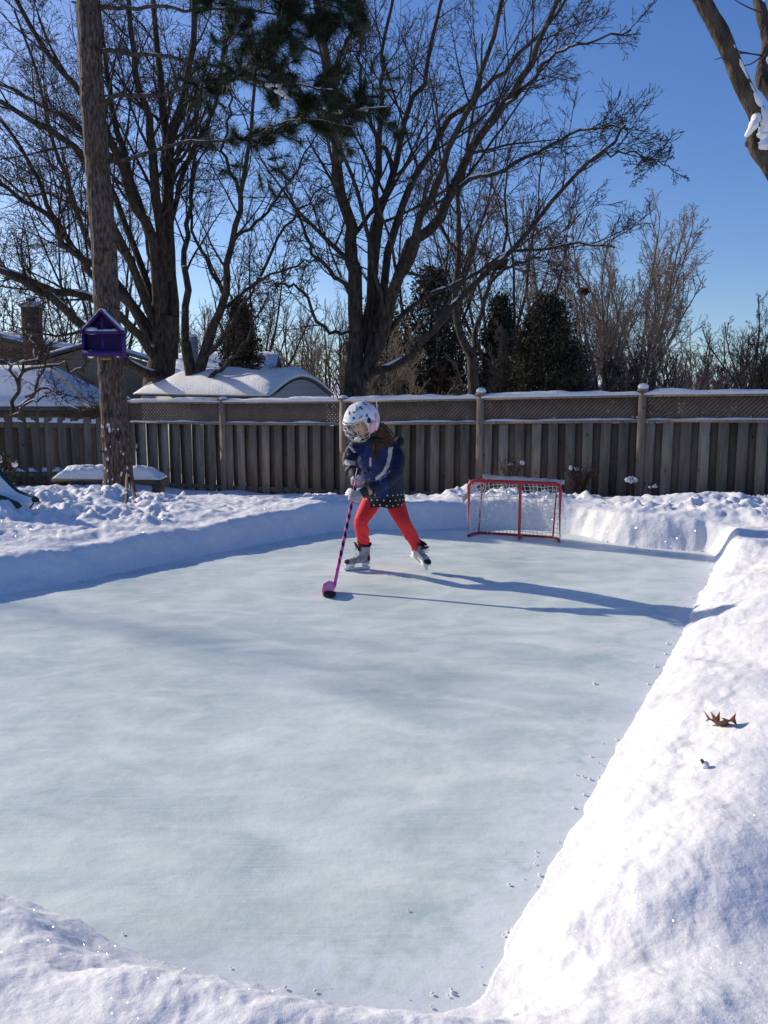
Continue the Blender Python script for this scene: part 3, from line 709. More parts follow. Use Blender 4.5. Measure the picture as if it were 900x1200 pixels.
# ---- the pine in the yard
D = 11.0
pr, pR = limb([(140,600),(139,560),(135,500),(131,440),(126,370),(121,280),(113,180),(107,90),(103,0),(97,-130),(90,-300)], D, D-.1, .195, .11, n=44)
pr[0][2] -= .0; pR = .90*np.interp(np.linspace(0,1,44), [0,.05,.12,.35,.7,1], [.26,.215,.19,.165,.145,.10]); 
rngp = np.random.default_rng(5)
g = hz(pr[0][0], pr[0][1]); pine = empty('pine_tree', (pr[0][0], pr[0][1], g), 'pine with scaly reddish grey trunk carrying the purple bird feeder, needled boughs reaching right', 'tree')
th = np.linspace(0, 2*math.pi, 40, endpoint=False); Pp = catmull(pr, 220); Rp = np.interp(np.linspace(0,1,220), np.linspace(0,1,44), pR); rg = []
for k, (p, r) in enumerate(zip(Pp, Rp)):
    s_ = k*.035
    bark = fbm(th*6/ (2*math.pi)*4.0, np.full(40, s_*3.2), 3, 3); bark[-1] = bark[0]
    ridge = np.abs(fbm(np.cos(th)*5+3, np.sin(th)*5+s_*1.6, 3, 13))
    whorl = .012*math.exp(-((s_ % .93)-.46)**2/.002)
    flare = 1+.22*math.exp(-s_/.25)*(1+.5*np.sin(th*4+1))
    rr = r*flare*(1+.05*bark)-.035*ridge*.6+.008+whorl
    rg.append(np.stack([p[0]+rr*np.cos(th), p[1]+rr*np.sin(th), np.full(40, p[2])], 1))
m = MB(); m.rings(rg, caps=True)
boughs = [([(118,8),(150,10),(190,6),(220,12),(262,10),(330,15),(400,25)], 10.9, 9.4, .030),
          ([(120,60),(153,62),(190,66),(233,72),(280,82),(330,95),(390,105)], 10.9, 9.2, .032),
          ([(118,124),(133,112),(165,113),(200,108),(232,96),(290,94),(340,110),(400,130),(455,125)], 10.9, 9.3, .036),
          ([(128,189),(165,183),(200,171),(250,166),(300,158),(350,140),(420,150)], 10.9, 9.8, .030),
          ([(112,-40),(180,-35),(260,-20),(350,-5),(420,20)], 10.9, 9.6, .03),
          ([(110,-60),(200,-60),(300,-50),(380,-20)], 10.9, 10.2, .03),
          ([(108,-30),(60,-60),(0,-80)], 10.9, 10.2, .03), ([(108,-80),(180,-110),(260,-130)], 10.9, 9.8, .03), ([(104,-100),(60,-150),(-20,-160)], 11, 12, .03)]
BL = []
for pts, a, b_, r0 in boughs:
    P, R = limb(pts, a, b_, r0, .008, n=20, wig=.01, rng=rngp); BL.append((P, R)); m.tubes(P[None], R[None], 8, mi=1)
for k in range(26):      # short dead stubs on the trunk whorls
    i = rngp.integers(20, 200); az = rngp.random()*6.28; p = Pp[i]; r = Rp[i]; d = np.array([math.cos(az), math.sin(az), .15])
    L_ = rngp.uniform(.03,.09); m.tubes(np.array([[p+d*r*.8, p+d*(r+L_*.5), p+d*(r+L_)]]), np.array([[.016,.013,.009]]), 6, cap=True)
LP = np.stack([p for p, _ in BL[:6]]); LR = np.stack([r for _, r in BL[:6]])
P1, R1 = sprout(LP, LR, 15, rngp, ang=(25,65), lenf=(.12,.34), n=7, wig=.10, trop=.03, t0=.48, rmin=.006, flat=.3)
P2, R2 = sprout(P1, R1, 5, rngp, ang=(20,55), lenf=(.35,.8), n=5, wig=.12, trop=.05, t0=.25, rmin=.004)
P1b, R1b = sprout(LP[:, :11], LR[:, :11], 3, rngp, ang=(40,80), lenf=(.05,.16), n=5, wig=.15, trop=.0, t0=.1, rmin=.004)
m.tubes(P1, R1, 5, mi=1); m.tubes(P2, R2, 4, mi=1); m.tubes(P1b, R1b, 4, mi=1)
m.build('trunk', [M['pine_bark'], M['maple_bark']], pine, smooth_=True)
# needles: tufts of long needles round the shoot ends
tips = np.concatenate([P2[:, -1], P2[:, -2], P1[:, -1], P2[:, 2]]); tdir = np.concatenate([P2[:,-1]-P2[:,-2], P2[:,-1]-P2[:,-2], P1[:,-1]-P1[:,-2], P2[:,-1]-P2[:,2]])
keep = (tips[:,0] > at(205,60,9.8)[0]) ; tips, tdir = tips[keep], nrm_rows(tdir[keep])
nn_ = 60; c = np.repeat(tips, nn_, 0); t = np.repeat(tdir, nn_, 0); N_ = len(c)
c = c + t*rngp.uniform(-.05,.02,(N_,1)); rn = rngp.normal(size=(N_,3)); dd = nrm_rows(t*rngp.uniform(.3,1.4,(N_,1))+nrm_rows(rn)*.9)
L_ = rngp.uniform(.08,.17,(N_,1)); s = nrm_rows(np.cross(dd, rngp.normal(size=(N_,3))))*.0024
V = np.stack([c-s, c+s, c+dd*L_+np.array([0,0,-.006])], 1).reshape(-1,3)
m = MB(); m.add(V, np.arange(3*N_).reshape(-1,3)); m.build('crown', M['needle'], pine)
print('tufts', len(tips))
# snow caught in the needles and packed on the bark
m = MB()
for px, py, D_, r in ((332,107,9.5,.065),(338,112,9.5,.045),(328,101,9.5,.035),(386,127,9.4,.06),(397,130,9.4,.04),(316,100,9.7,.035),(193,153,19,.09),(358,100,9.6,.035),(426,128,9.5,.04)):
    if D_ > 12: continue
    for q in range(9):
        rr = r*random.uniform(.25,.62); m.ellipsoid(at(px,py,D_)+np.array([random.uniform(-1,1)*r, random.uniform(-.6,.6)*r, random.uniform(-.45,.35)*r]), (rr*random.uniform(1,1.6), rr, rr*random.uniform(.6,1)), R=Matrix.Rotation(random.uniform(-.8,.8),3,'Y'), nu=9, nv=6)
for P, R in BL[:4]: limb_snow(m, P, R*.8, rngp, .22)
for k in range(110):   # plastered patches at the foot of the trunk
    i = int(rngp.random()**2.6*34)+12; az = rngp.uniform(-2.6,-.5) if rngp.random() < .8 else rngp.uniform(2.6,3.6); p = Pp[i]; r = Rp[i]*(1+.2*math.exp(-i*.035/.25))
    q = p+np.array([math.cos(az), math.sin(az), 0])*(r-.004); s_ = rngp.uniform(.004,.016)
    m.ellipsoid(q, (s_, s_, s_*rngp.uniform(1,2.6)), nu=7, nv=5)
sn = m.build('snow', M['snow_soft'], pine, smooth_=True)

# ---- near tree at the right edge: only two limbs come into the picture
D = 5.2
lr = [limb([(905,560),(935,440),(925,300),(897,200),(886,165),(889,140),(868,95),(846,42),(824,2),(790,-70)], D, D-.1, .064, .050, n=26),
      limb([(935,440),(925,330),(905,130),(893,92),(900,50),(890,5),(880,-60)], D, D+.4, .055, .035, n=22),
      limb([(930,400),(990,250),(1020,100),(1010,-60)], D, D+1, .06, .03, n=16)]
b = at(960,700,D+.3); tr_ = catmull([np.array([b[0],b[1],hz(b[0],b[1])-.1]), at(958,600,D+.2), at(945,500,D+.1), at(935,435,D)], 14)
# keep the trunk wholly right of the frame
tr_[:,0] += .12; 
for P, R in lr: 
    w_ = np.clip((P[:,2]*0+ (len(P)-np.arange(len(P)))/len(P)-.62)/.2, 0, 1); P[:,0] += .16*w_
lr = [(P[2:] if k == 0 else P, R[2:] if k == 0 else R) for k, (P, R) in enumerate(lr)]
rngr = np.random.default_rng(77)
root = empty('bare_tree', (tr_[0][0], tr_[0][1], hz(tr_[0][0], tr_[0][1])), 'near tree with thick snow-crusted limb leaning in at the top right corner', 'tree')
m = MB(); m.tubes(tr_[None], np.linspace(.17,.075,14)[None], 16)
sn = MB()
for k, (P, R) in enumerate(lr):
    Q = catmull(P, 90); r = np.interp(np.linspace(0,1,90), np.linspace(0,1,len(R)), R)*(1+.10*fbm(np.arange(90)*.35+k*9, np.zeros(90), 3, 6)); m.tubes(Q[None], r[None], 16)
    tan = np.gradient(Q, axis=0); tan = nrm_rows(tan)
    # snow plastered along the upper right flank
    up = np.array([.42,-.86,.25]); o = up-(tan@up)[:,None]*tan; o = nrm_rows(o)
    i = 0; msk = fbm(np.arange(90)*.16+k*5, np.zeros(90), 3, 16) > -.38
    while i < 90:
        if msk[i]:
            j = i
            while j < 89 and msk[j+1]: j += 1
            if j-i > 3:
                idx = np.arange(i, j+1); e = np.sin(np.linspace(.2, math.pi-.2, len(idx)))**.4
                rr = r[idx]*.60*e*(1+.5*fbm(idx*.45, idx*0., 3, 4)); sn.tubes((Q[idx]+o[idx]*(r[idx]*.60)[:,None])[None], rr[None], 10, cap=True)
            i = j+1
        else: i += 1
Pj = catmull([at(874,160,5.13), at(881,150,5.09), at(886,140,5.11), at(888,127,5.16), at(884,112,5.19)], 30); uj = np.linspace(0,1,30)
sn.tubes(Pj[None], (.025*np.sin(uj*2.9+.15)**.6*(1+.35*fbm(uj*9, uj*0, 3, 8)))[None], 14, cap=True)
m.ellipsoid(at(880,168,5.17), (.034,.03,.026)); 
LP = np.stack([catmull(p, 20) for p, _ in lr]); LR = np.stack([np.interp(np.linspace(0,1,20), np.linspace(0,1,len(r)), r) for _, r in lr])
m.build('trunk', M['pine_bark'] if False else M['maple_bark'], root, smooth_=True)
tw = MB()
for pts in ([(893,65),(870,62),(850,66),(838,70)],[(876,62),(866,60),(858,52)],[(896,16),(880,10),(868,4),(858,-2)],[(893,66),(880,75),(868,77)],[(898,140),(910,138),(930,130)]):
    P, R = limb(pts, 5.3, 5.1, .006, .0025, n=8); tw.tubes(P[None], R[None], 5)
tw.build('twigs', M['twig'], root); sn.build('snow', M['snow_soft'], root, smooth_=True)

# ---- old apple tree in the neighbour's yard, low snow-lined branches on the left
D = 18.5
la = [([(10,500),(15,480),(22,455),(28,430),(45,420),(50,400),(55,365)], D, D, .06, .015), ([(20,478),(40,462),(48,440),(55,418),(58,400)], D, D-.5, .045, .015),
      ([(28,435),(45,428),(70,428),(85,433),(100,428),(102,415)], D, D-1, .045, .012), ([(22,455),(10,430),(0,415),(-15,410)], D, D-1, .04, .012),
      ([(30,465),(60,455),(78,470),(95,480),(115,475)], D, D-1.5, .035, .01), ([(45,425),(40,405),(28,390),(0,385)], D, D+1, .03, .01), ([(12,488),(40,470),(55,462),(75,463)], D-.5, D-1, .03, .01)]
limbs = [limb(p, a, b, r0, r1, n=14, wig=.03, rng=rng0) for p, a, b, r0, r1 in la]
bare_tree('apple_tree', 'low crooked bare tree with snow-lined branches over the left fence', 'tree', limbs, K=(7,5,3,2), seed=34, snow=.75, rmin=.005,
          trunk=[trk([(4,520),(8,505),(12,490)], D, .12, .07)], bark='maple_bark', twig='twig', wig=.16, trop=.0, snow_min=.01)
for px, py, w, h_, t_ in ((680,345,.15,.13,'squirrel nest of leaves with snow on it, in the pale fan-shaped tree'),(578,297,.17,.2,'dark leafy squirrel nest in the bare tree above the forked trunk')):
    D_ = 26.8 if px > 600 else 21.5; m = MB(); c = at(px,py,D_); cand = (PA_ if px > 600 else PB_).reshape(-1,3); c = cand[np.argmin(((cand-c)**2*np.array([1,.3,1])).sum(1))]
    k = 900; v = nrm_rows(rngp.normal(size=(k,3)))*rngp.uniform(.5,1,(k,1))*np.array([w,w,h_]); d = nrm_rows(rngp.normal(size=(k,3)))*.09; s = nrm_rows(rngp.normal(size=(k,3)))*.02
    m.ellipsoid(c, (w*.75, w*.75, h_*.75)); m.add(np.stack([c+v-s, c+v+s, c+v+d], 1).reshape(-1,3), np.arange(3*k).reshape(-1,3))
    o = m.build('squirrel_nest', M['brown_leaf'], origin=c); tag(o, t_, 'nest')
    if px > 600: m = MB(); m.ellipsoid(c+np.array([0,-.03,.12]), (.12,.12,.05)); m.build('snow', M['snow_soft'], o, smooth_=True)

# a tall bare maple beyond the left edge of the view: its boughs throw the soft shade bands across the ice
def offscreen_tree(x, y, h, seed, label):
    D0 = y; px = 450+F_PX*x/y
    rng = np.random.default_rng(seed)
    return auto_tree('bare_tree', label, px*1.0, y, h, seed, nl=9, bark='maple_bark', twig='twig', spread=(10,48), r=.2, K=(5,4,2), low=.25, rmin=.012)
offscreen_tree(-25, 18.2, 15, 91, 'tall bare maple standing beyond the left edge of the yard')
offscreen_tree(-27, 14.0, 15, 92, 'bare tree beyond the left edge, nearer the camera than its neighbour')
# far woods closing the view: one mass nobody could count
rng = np.random.default_rng(200); nT = 260; xs = rng.uniform(-42, 46, nT); ys = rng.uniform(52, 70, nT)
hts = rng.uniform(4.5, 7.5, nT)*(1-.25*(xs > 18)); base = np.stack([xs, ys, np.full(nT, -.9)], 1)
T0 = np.stack([base+np.stack([rng.normal(size=nT)*.25*u, rng.normal(size=nT)*.2*u, hts*u], 1) for u in np.linspace(0,1,7)], 1)
m = MB(); m.tubes(T0, np.linspace(.10,.015,7)[None]*np.ones((nT,1)), 4)
A1_, B1_ = sprout(T0, np.linspace(.10,.015,7)[None]*np.ones((nT,1)), 14, rng, ang=(18,50), lenf=(.25,.5), n=5, wig=.1, trop=.08, t0=.05, rmin=.018); m.tubes(A1_, B1_, 3)
A2_, B2_ = sprout(A1_, B1_, 7, rng, ang=(20,50), lenf=(.3,.6), n=3, wig=.1, trop=.05, t0=.1, rmin=.012); m.tubes(A2_, B2_, 3)
tag(m.build('far_woods', M['twig']), 'brown leafless woods closing the view far beyond the fences', kind='stuff')
# ================================================================ small buildings behind the fence
M['siding'] = mat('grey_siding', (.36,.36,.35), .8, noise=(2,(.30,.30,.29),2,.4,.6,(.2,.2,8)))
M['beige'] = mat('beige_siding', (.33,.27,.19), .85, noise=(3,(.27,.22,.155),3,.4,.6,(.3,.3,6)))
M['brick'] = mat('brick', (.09,.045,.035), .9, noise=(14,(.15,.085,.065),3,.4,.6,(1,1,2.4)), bump=(20,.6,.02,(1,1,2.5)))
M['dark_glass'] = mat('dark_glass', (.02,.025,.035), .12, spec=.6)
M['trim'] = mat('white_trim', (.6,.6,.58), .6)
M['shingle'] = mat('shingle', (.15,.14,.135), .95)
M['brown_wood'] = mat('brown_wood', (.10,.07,.045), .85, noise=(8,(.17,.12,.08),4,.35,.7))
def V3(*a): return np.array(a, float)
# shed
E1, E2, W1 = at(318,467,17.1), at(388,465,18.5), at(160,471,19.4)
e1, e2, w1 = E1[:2], E2[:2], W1[:2]; ez = (E1[2]+E2[2])/2+.02; ax = at(356,443,17.8)[2]; g = hz(*e1)
shed = empty('garden_shed', (*((e1+e2)/2), g), 'low shed with rounded snow-covered roof directly behind the fence, left of the skater', 'shed')
rv = w1-e1; w2 = e2+rv; mid = (e1+e2)/2
m = MB()
b4 = [e1+(rv*.03), e2+rv*.03, w2-rv*.04, w1-rv*.04]
m.add([(*p, g-.2) for p in b4]+[(*p, ez-.02) for p in b4], [[3,2,1,0],[4,5,6,7],[0,1,5,4],[1,2,6,5],[2,3,7,6],[3,0,4,7]])
ga = (*(mid+rv*.03), ax-.05); gb = (*(mid+rv*.93), ax-.12)
m.add([(*b4[0], ez-.03), (*b4[1], ez-.03), ga, (*b4[3], ez-.03), (*b4[2], ez-.03), gb], [[0,1,2],[3,5,4]])
pr_ = []
for b in range(25):
    v = b/24; s_ = 1-abs(2*v-1); pr_.append((*(e1+(e2-e1)*v+rv*.005), ez-.03+(ax-ez)*math.sin(s_*math.pi/2)**1.1))
for b in range(24): m.add([pr_[b], pr_[b+1], (*(mid+rv*.005), ez-.03)], [[0,1,2]])
m.build('wall', M['siding'], shed)
def roof_grid(off, zoff, n=40, k=24, nz=0, hang=.015, under=None):
    out = []
    for a in range(n+1):
        u = a/n; row = []
        for b in range(k+1):
            v = b/k; s = 1-abs(2*v-1)
            rise = math.sin(s*math.pi/2)**1.1
            z = ez + (ax-ez)*rise
            uu = -hang/np.linalg.norm(rv)+u*(1+2*hang/np.linalg.norm(rv)); vv = -.04+v*1.08
            p = e1+(e2-e1)*vv+rv*uu
            endf = (1-smooth(.72,1.0,u))*.9+.1 if nz else 1
            z = ez+(z-ez)*(endf if nz else 1)
            if nz:
                th_ = nz*min(1, math.sin(min(1,(s*1.0)/.16+.05)*math.pi/2))*min(1, .25+min(u, 1-u)*14)
                z += th_*(1+.3*float(fbm(np.array([u*6.]), np.array([v*3.]), 3, 4)[0]))
            row.append((*p, z+zoff))
        out.append(row)
    return np.array(out)
def sheet(mb, top, bot, mi=0):
    n, k, _ = top.shape; V = np.concatenate([top.reshape(-1,3), bot.reshape(-1,3)]); o = n*k; F = []
    for a in range(n-1):
        for b in range(k-1):
            i = a*k+b; F.append([i, i+1, i+k+1, i+k]); F.append([o+i, o+i+k, o+i+k+1, o+i+1])
    for a in range(n-1):
        i = a*k; F.append([i, i+k, o+i+k, o+i]); i = a*k+k-1; F.append([i, o+i, o+i+k, i+k])
    for b in range(k-1):
        F.append([b, o+b, o+b+1, b+1]); i = (n-1)*k+b; F.append([i, i+1, o+i+1, o+i])
    mb.add(V, F, mi)
m = MB(); t_ = roof_grid(0, .03); b_ = roof_grid(0, .0); sheet(m, t_, b_); rf = m.build('roof', M['shingle'], shed)
m = MB(); t_ = roof_grid(0, .034, nz=.17); b_ = roof_grid(0, .031); b_[:,:,2] = np.minimum(b_[:,:,2], t_[:,:,2]-.002); sheet(m, t_, b_); m.build('snow', M['snow_soft'], rf, smooth_=True)

def gable_house(name, label, cx, cy, rz, w, d, zb, ze, za, wallm, roofsnow=.12, over=.25, cat='house', hip=0):
    """w along local x (gable faces local -y), ridge along local y"""
    R = np.array(Matrix.Rotation(rz,3,'Z')); T = lambda x, y, z: R@V3(x,y,z)+V3(cx,cy,0)
    root = empty(name, (cx,cy,zb), label, cat); m = MB(); h = w/2
    m.add([T(-h,-d/2,zb-.3),T(h,-d/2,zb-.3),T(h,d/2,zb-.3),T(-h,d/2,zb-.3),T(-h,-d/2,ze),T(h,-d/2,ze),T(h,d/2,ze),T(-h,d/2,ze)], [[0,1,5,4],[1,2,6,5],[2,3,7,6],[3,0,4,7]])
    m.add([T(-h,-d/2,ze),T(h,-d/2,ze),T(0,-d/2+hip,za),T(-h,d/2,ze),T(h,d/2,ze),T(0,d/2,za)], [[0,1,2],[3,5,4]])
    m.build('wall', wallm, root)
    rfo = MB(); sno = MB(); sl = (za-ze)/h
    for s in (-1,1):
        def P(x, y, z): return T(s*x, y, z)
        ox = h+over; zo = ze-sl*over
        a = [P(0,-d/2-over+hip*1.1,za+.04),P(ox,-d/2-over,zo+.04),P(ox,d/2+over,zo+.04),P(0,d/2+over,za+.04)]
        c = [p+V3(0,0,.1) for p in a]; rfo.add(a+c, [[0,1,2,3],[4,5,6,7],[0,1,5,4],[1,2,6,5],[2,3,7,6],[3,0,4,7]])
        n = 10; top = np.array([[P(ox*(1-.012)*j/8, -d/2-over*.9+hip*1.1*(1-j/8)*(1-i/n)+(d+1.8*over)*i/n, za+.145-(za-zo)*j/8*(1-.012)+roofsnow*(.35 if j in (8,) or i in (0,n) else 1)*(1+.2*float(fbm(np.array([i*.7]),np.array([j*.6]),2,3)[0]))) for j in range(9)] for i in range(n+1)])
        bot = np.array([[P(ox*(1-.012)*j/8, -d/2-over*.9+hip*1.1*(1-j/8)*(1-i/n)+(d+1.8*over)*i/n, za+.142-(za-zo)*j/8*(1-.012)) for j in range(9)] for i in range(n+1)])
        sheet(sno, top, bot)
    if hip:
        e_ = [T(-ox,-d/2-over,zo+.04),T(ox,-d/2-over,zo+.04),T(0,-d/2-over+hip*1.1,za+.04)]; rfo.add(e_+[q+V3(0,0,.1) for q in e_], [[0,1,2],[3,5,4]])
        sno.add([q+V3(0,0,.101) for q in e_]+[q+V3(0,0,.12+roofsnow) for q in e_], [[0,1,2],[3,5,4]]); sno.add([e_[0]+V3(0,0,.101),e_[1]+V3(0,0,.101),e_[1]+V3(0,0,.12+roofsnow),e_[0]+V3(0,0,.12+roofsnow)], [[0,1,2,3]])
    r = rfo.build('roof', M['shingle'], root); sno.build('snow', M['snow_soft'], r, smooth_=True)
    return root, r, T
def z_at(px, py, D): return at(px,py,D)[2]
Dh = 33.0
hx = lambda px, D: at(px,450,D)[0]
gz = -.8
hroot, hroof, T = gable_house('bungalow', 'beige neighbouring house with brick chimney and snowy roof, left of the bird feeder', hx(92,Dh), Dh+3, rad(12), 5.4, 7.0, gz, z_at(60,432,Dh), z_at(92,406,Dh), M['beige'])
m = MB(); cc = V3(hx(42,Dh-2), Dh-2, 0); zt = z_at(42,360,Dh-2); m.box((cc[0],cc[1],(gz+zt)/2), (.58,.58,zt-gz), rz=.2); ch = m.build('chimney', M['brick'], hroot)
m = MB(); m.box((cc[0],cc[1],zt+.05), (.70,.70,.12), rz=.2); m.build('chimney_cap', M['siding'], ch)
m = MB(); m.box((cc[0]+.0,cc[1],zt+.2), (.26,.26,.18), rz=.2); m.build('flue', M['brown_wood'], ch)
m = MB(); m.ellipsoid((cc[0],cc[1],zt+.12), (.34,.34,.08)); m.ellipsoid((cc[0],cc[1],zt+.31), (.15,.15,.07)); m.build('snow', M['snow_soft'], ch, smooth_=True)
r2, rr2, T2 = gable_house('bungalow', 'low neighbouring house with a broad blue-shaded snowy roof at the left edge, dark window above', hx(-40,29), 29.6, rad(90), 2.9, 8.2, gz, z_at(0,476,27.6), z_at(0,438,29.6), M['brown_wood'], over=.25, hip=1.6)
r3, rr3, T3 = gable_house('house', 'tall brown house with a dark window behind the broad snowy roof at the left edge', hx(-22,34), 36.5, 0, 4.2, 5, gz, z_at(0,408,34), z_at(0,395,36), M['brown_wood'])
m = MB(); wp = V3(hx(5,33.9), 33.98, z_at(5,427,34)); m.box(wp, (.5,.04,.42)); wf = m.build('window', M['trim'], r3)
m = MB(); m.box(wp+V3(0,-.024,0), (.4,.02,.33)); m.build('pane', M['dark_glass'], wf)
r4, rr4, T4 = gable_house('house', 'snow-roofed house glimpsed between the maple stems, behind the shed', hx(262,31), 31.8, rad(90), 3.6, 3.2, gz, z_at(300,447,30), z_at(260,421,31.8), M['beige'])
m = MB(); cc = V3(hx(227,29), 29.0, 0); zt = z_at(227,395,29); m.box((*cc[:2],(gz+zt)/2), (.30,.30,zt-gz)); ch = m.build('chimney', M['siding'], r4)
m = MB(); m.ellipsoid((*cc[:2],zt+.03),(.17,.17,.07)); m.build('snow', M['snow_soft'], ch, smooth_=True)

# ================================================================ bird feeder on the pine
D = 10.66; c0_ = at(122,400,D); FW, FD = .44, .22
X0, Y0 = c0_[0], c0_[1]; zb, ze, za = z_at(122,418,D), z_at(122,389,D), z_at(122,366,D)
rzf = .10
Rf = np.array(Matrix.Rotation(rzf,3,'Z')); Tf = lambda x, y, z: Rf@V3(x,y,z)+V3(X0,Y0,0)
fe = empty('bird_feeder', (X0,Y0,zb), 'purple wooden house-shaped bird feeder with snow on its ledges, fixed to the pine', 'bird feeder')
def fbox(name, x, y, z, sx, sy, sz, mt=M['purple'], par=fe, ry=0):
    m = MB(); c = Tf(x,y,z); m.box(c, (sx,sy,sz), rz=rzf, ry=ry); return m.build(name, mt, par)
fbox('floor', 0,0,zb+.01, FW,FD,.018)
fbox('front_lip', 0,-FD/2-.004,zb+.035, FW+.012,.014,.068)
for s in (-1,1): fbox('side_panel', s*(FW/2+.006),0,(zb+ze)/2, .013,FD,ze-zb+.01)
m = MB(); a = [Tf(-FW/2,FD/2,zb+.02),Tf(FW/2,FD/2,zb+.02),Tf(FW/2,FD/2,ze),Tf(0,FD/2,za-.015),Tf(-FW/2,FD/2,ze)]; b_ = [p+Rf@V3(0,.014,0) for p in a]
m.add(a+b_, [[0,1,2,4],[5,9,7,6]]); m.add([a[4],a[2],a[3],b_[4],b_[2],b_[3]], [[0,1,2],[3,5,4]]); m.build('back_panel', M['purple'], fe)
sh = fbox('shelf', 0,-.003,ze-.012, FW-.002,FD,.03)
fbox('divider', 0,-FD/2+.03,(zb+ze)/2+.02, .022,.014,ze-zb-.07); fbox('divider', 0,-FD/2+.03,(ze+za)/2-.012, .02,.013,za-ze-.045)
ln = math.hypot(FW/2+.045, za-ze+.02); an = math.atan2(za-ze+.02, FW/2+.02)
for s in (-1,1):
    r = fbox('roof_panel', s*(FW/4+.006),0,(za+ze)/2+.006, ln,FD+.05,.02, ry=s*an)
    m = MB(); cc = Tf(s*(FW/4+.002), .0, (za+ze)/2+.025)
    m.box(cc, (ln*.9,FD*.95,.022), rz=rzf, ry=s*an); o = m.build('snow', M['snow_soft'], r); modmesh(o, ('BEVEL', dict(width=.009, segments=3)))
m = MB(); m.ellipsoid(Tf(0,-.02,za+.02), (.035,.09,.022)); m.ellipsoid(Tf(-.13,-.03,ze+.012), (.085,.08,.045)); m.ellipsoid(Tf(.03,-.04,ze+.01), (.14,.06,.022)); m.ellipsoid(Tf(.14,-.03,ze+.01), (.05,.07,.03))
m.build('snow', M['snow_soft'], sh, smooth_=True)
m = MB(); m.ellipsoid(Tf(-.15,-.05,zb+.028), (.045,.05,.05)); m.ellipsoid(Tf(.16,-.05,zb+.03), (.03,.04,.04)); m.ellipsoid(Tf(0,-.02,zb+.03), (.17,.06,.015)); m.build('snow', M['snow_soft'], fe, smooth_=True)
fbox('bracket', 0,.05,zb-.02, .12,.10,.035, M['tan_wood'])

# ================================================================ bench, slide, stakes, small things
D = 12.4; zb_ = z_at(130,563,D); bx0, bx1 = at(66,560,D)[0], at(193,560,D)[0]
be = empty('garden_bench', ((bx0+bx1)/2, D, hz((bx0+bx1)/2,D)), 'low dark wooden bench under a thick snow slab, behind the pine trunk', 'bench')
m = MB(); m.box(((bx0+bx1)/2, D, zb_+.01), (bx1-bx0, .42, .045), ry=.02); seat = m.build('seat', M['brown_wood'], be)
for u in (.06,.5,.94):
    x = bx0+(bx1-bx0)*u; g = hz(x,D)-.1; m = MB(); m.box((x,D,(g+zb_)/2-.01), (.09,.36,zb_-g)); m.build('leg', M['brown_wood'], be)
top = []; bot = []
for i in range(61):
    u = i/60; x = bx0+.01+(bx1-bx0-.02)*u; r1 = []; r2_ = []
    for j in range(17):
        v = j/16; e = min(1, .18+math.sin(min(u,1-u)*9 if min(u,1-u) < .17 else 1.5))*min(1, .2+math.sin(min(1.5,min(v,1-v)*7)))
        h_ = .17*e*(1+.5*float(fbm(np.array([u*6.]),np.array([v*2.]),5,9,.6)[0])-.25*smooth(.3,1,np.array(abs(2*u-1))))
        r1.append((x, D-.2+.4*v, zb_+.035-.02*(2*u-1)*.8*0+h_)); r2_.append((x, D-.2+.4*v, zb_+.03))
    top.append(r1); bot.append(r2_)
m = MB(); sheet(m, np.array(top), np.array(bot)); m.build('snow', M['snow_soft'], seat, smooth_=True)

M['green_plastic'] = mat('dark_green_plastic', (.012,.045,.04), .4)
sl = empty('play_slide', (*at(20,597,8.6)[:2], hz(*at(20,597,8.6)[:2])), 'foot of a dark green plastic slide with snow in its chute, at the left edge', 'slide')
def rail(pts, D0, D1, w=.04, h=.075):
    e_ = surf(*pts[-1]); De = e_[1]; print('rail end', e_)
    P = catmull([at(x,y,De+(D0-D1)*(1-i/(len(pts)-1)))+V3(0,0,.03) for i, (x,y) in enumerate(pts)], 24); rg = []
    for k in range(24):
        t = nrm(P[min(k+1,23)]-P[max(k-1,0)]); s = nrm(np.cross(t,(0,0,1))); u = np.cross(s,t); e = math.sin(min(1,(23-k)/4+.25)*math.pi/2)
        rg.append([P[k]+s*w/2*math.cos(a)*e+u*h/2*math.sin(a)*e for a in np.linspace(0,2*math.pi,10,endpoint=False)])
    return P, rg
PA, ra = rail([(-75,480),(-40,520),(-12,546),(5,566),(20,581),(34,587),(46,590)], 9.3, 8.9)
PB, rb = rail([(-90,520),(-60,552),(-30,575),(-10,585),(6,590),(17,595),(25,598)], 8.5, 8.3)
for r in (ra, rb): m = MB(); m.rings(r); m.build('side_rail', M['green_plastic'], sl, smooth_=True)
topc = np.array([PA[:22]*(1-v)+PB[:22]*v+V3(0,0,-.02-.05*math.sin(v*math.pi)) for v in np.linspace(0,1,9)]).transpose(1,0,2)
m = MB(); sheet(m, topc, topc-V3(0,0,.02)); chute = m.build('chute', M['green_plastic'], sl, smooth_=True)
m = MB(); sheet(m, topc+V3(0,0,.055)+np.array([V3(0,0,.02*math.sin(v*math.pi)) for v in np.linspace(0,1,9)])[None], topc+V3(0,0,.003)); m.build('snow', M['snow_soft'], chute, smooth_=True)
# support legs, outside the frame
m = MB()
for P in (PA, PB): m.beam(P[0]+V3(0,.02,0), (P[0][0]-.05, P[0][1]+.02, hz(P[0][0],P[0][1])-.1), .05, .05)
m.build('leg', M['green_plastic'], sl)

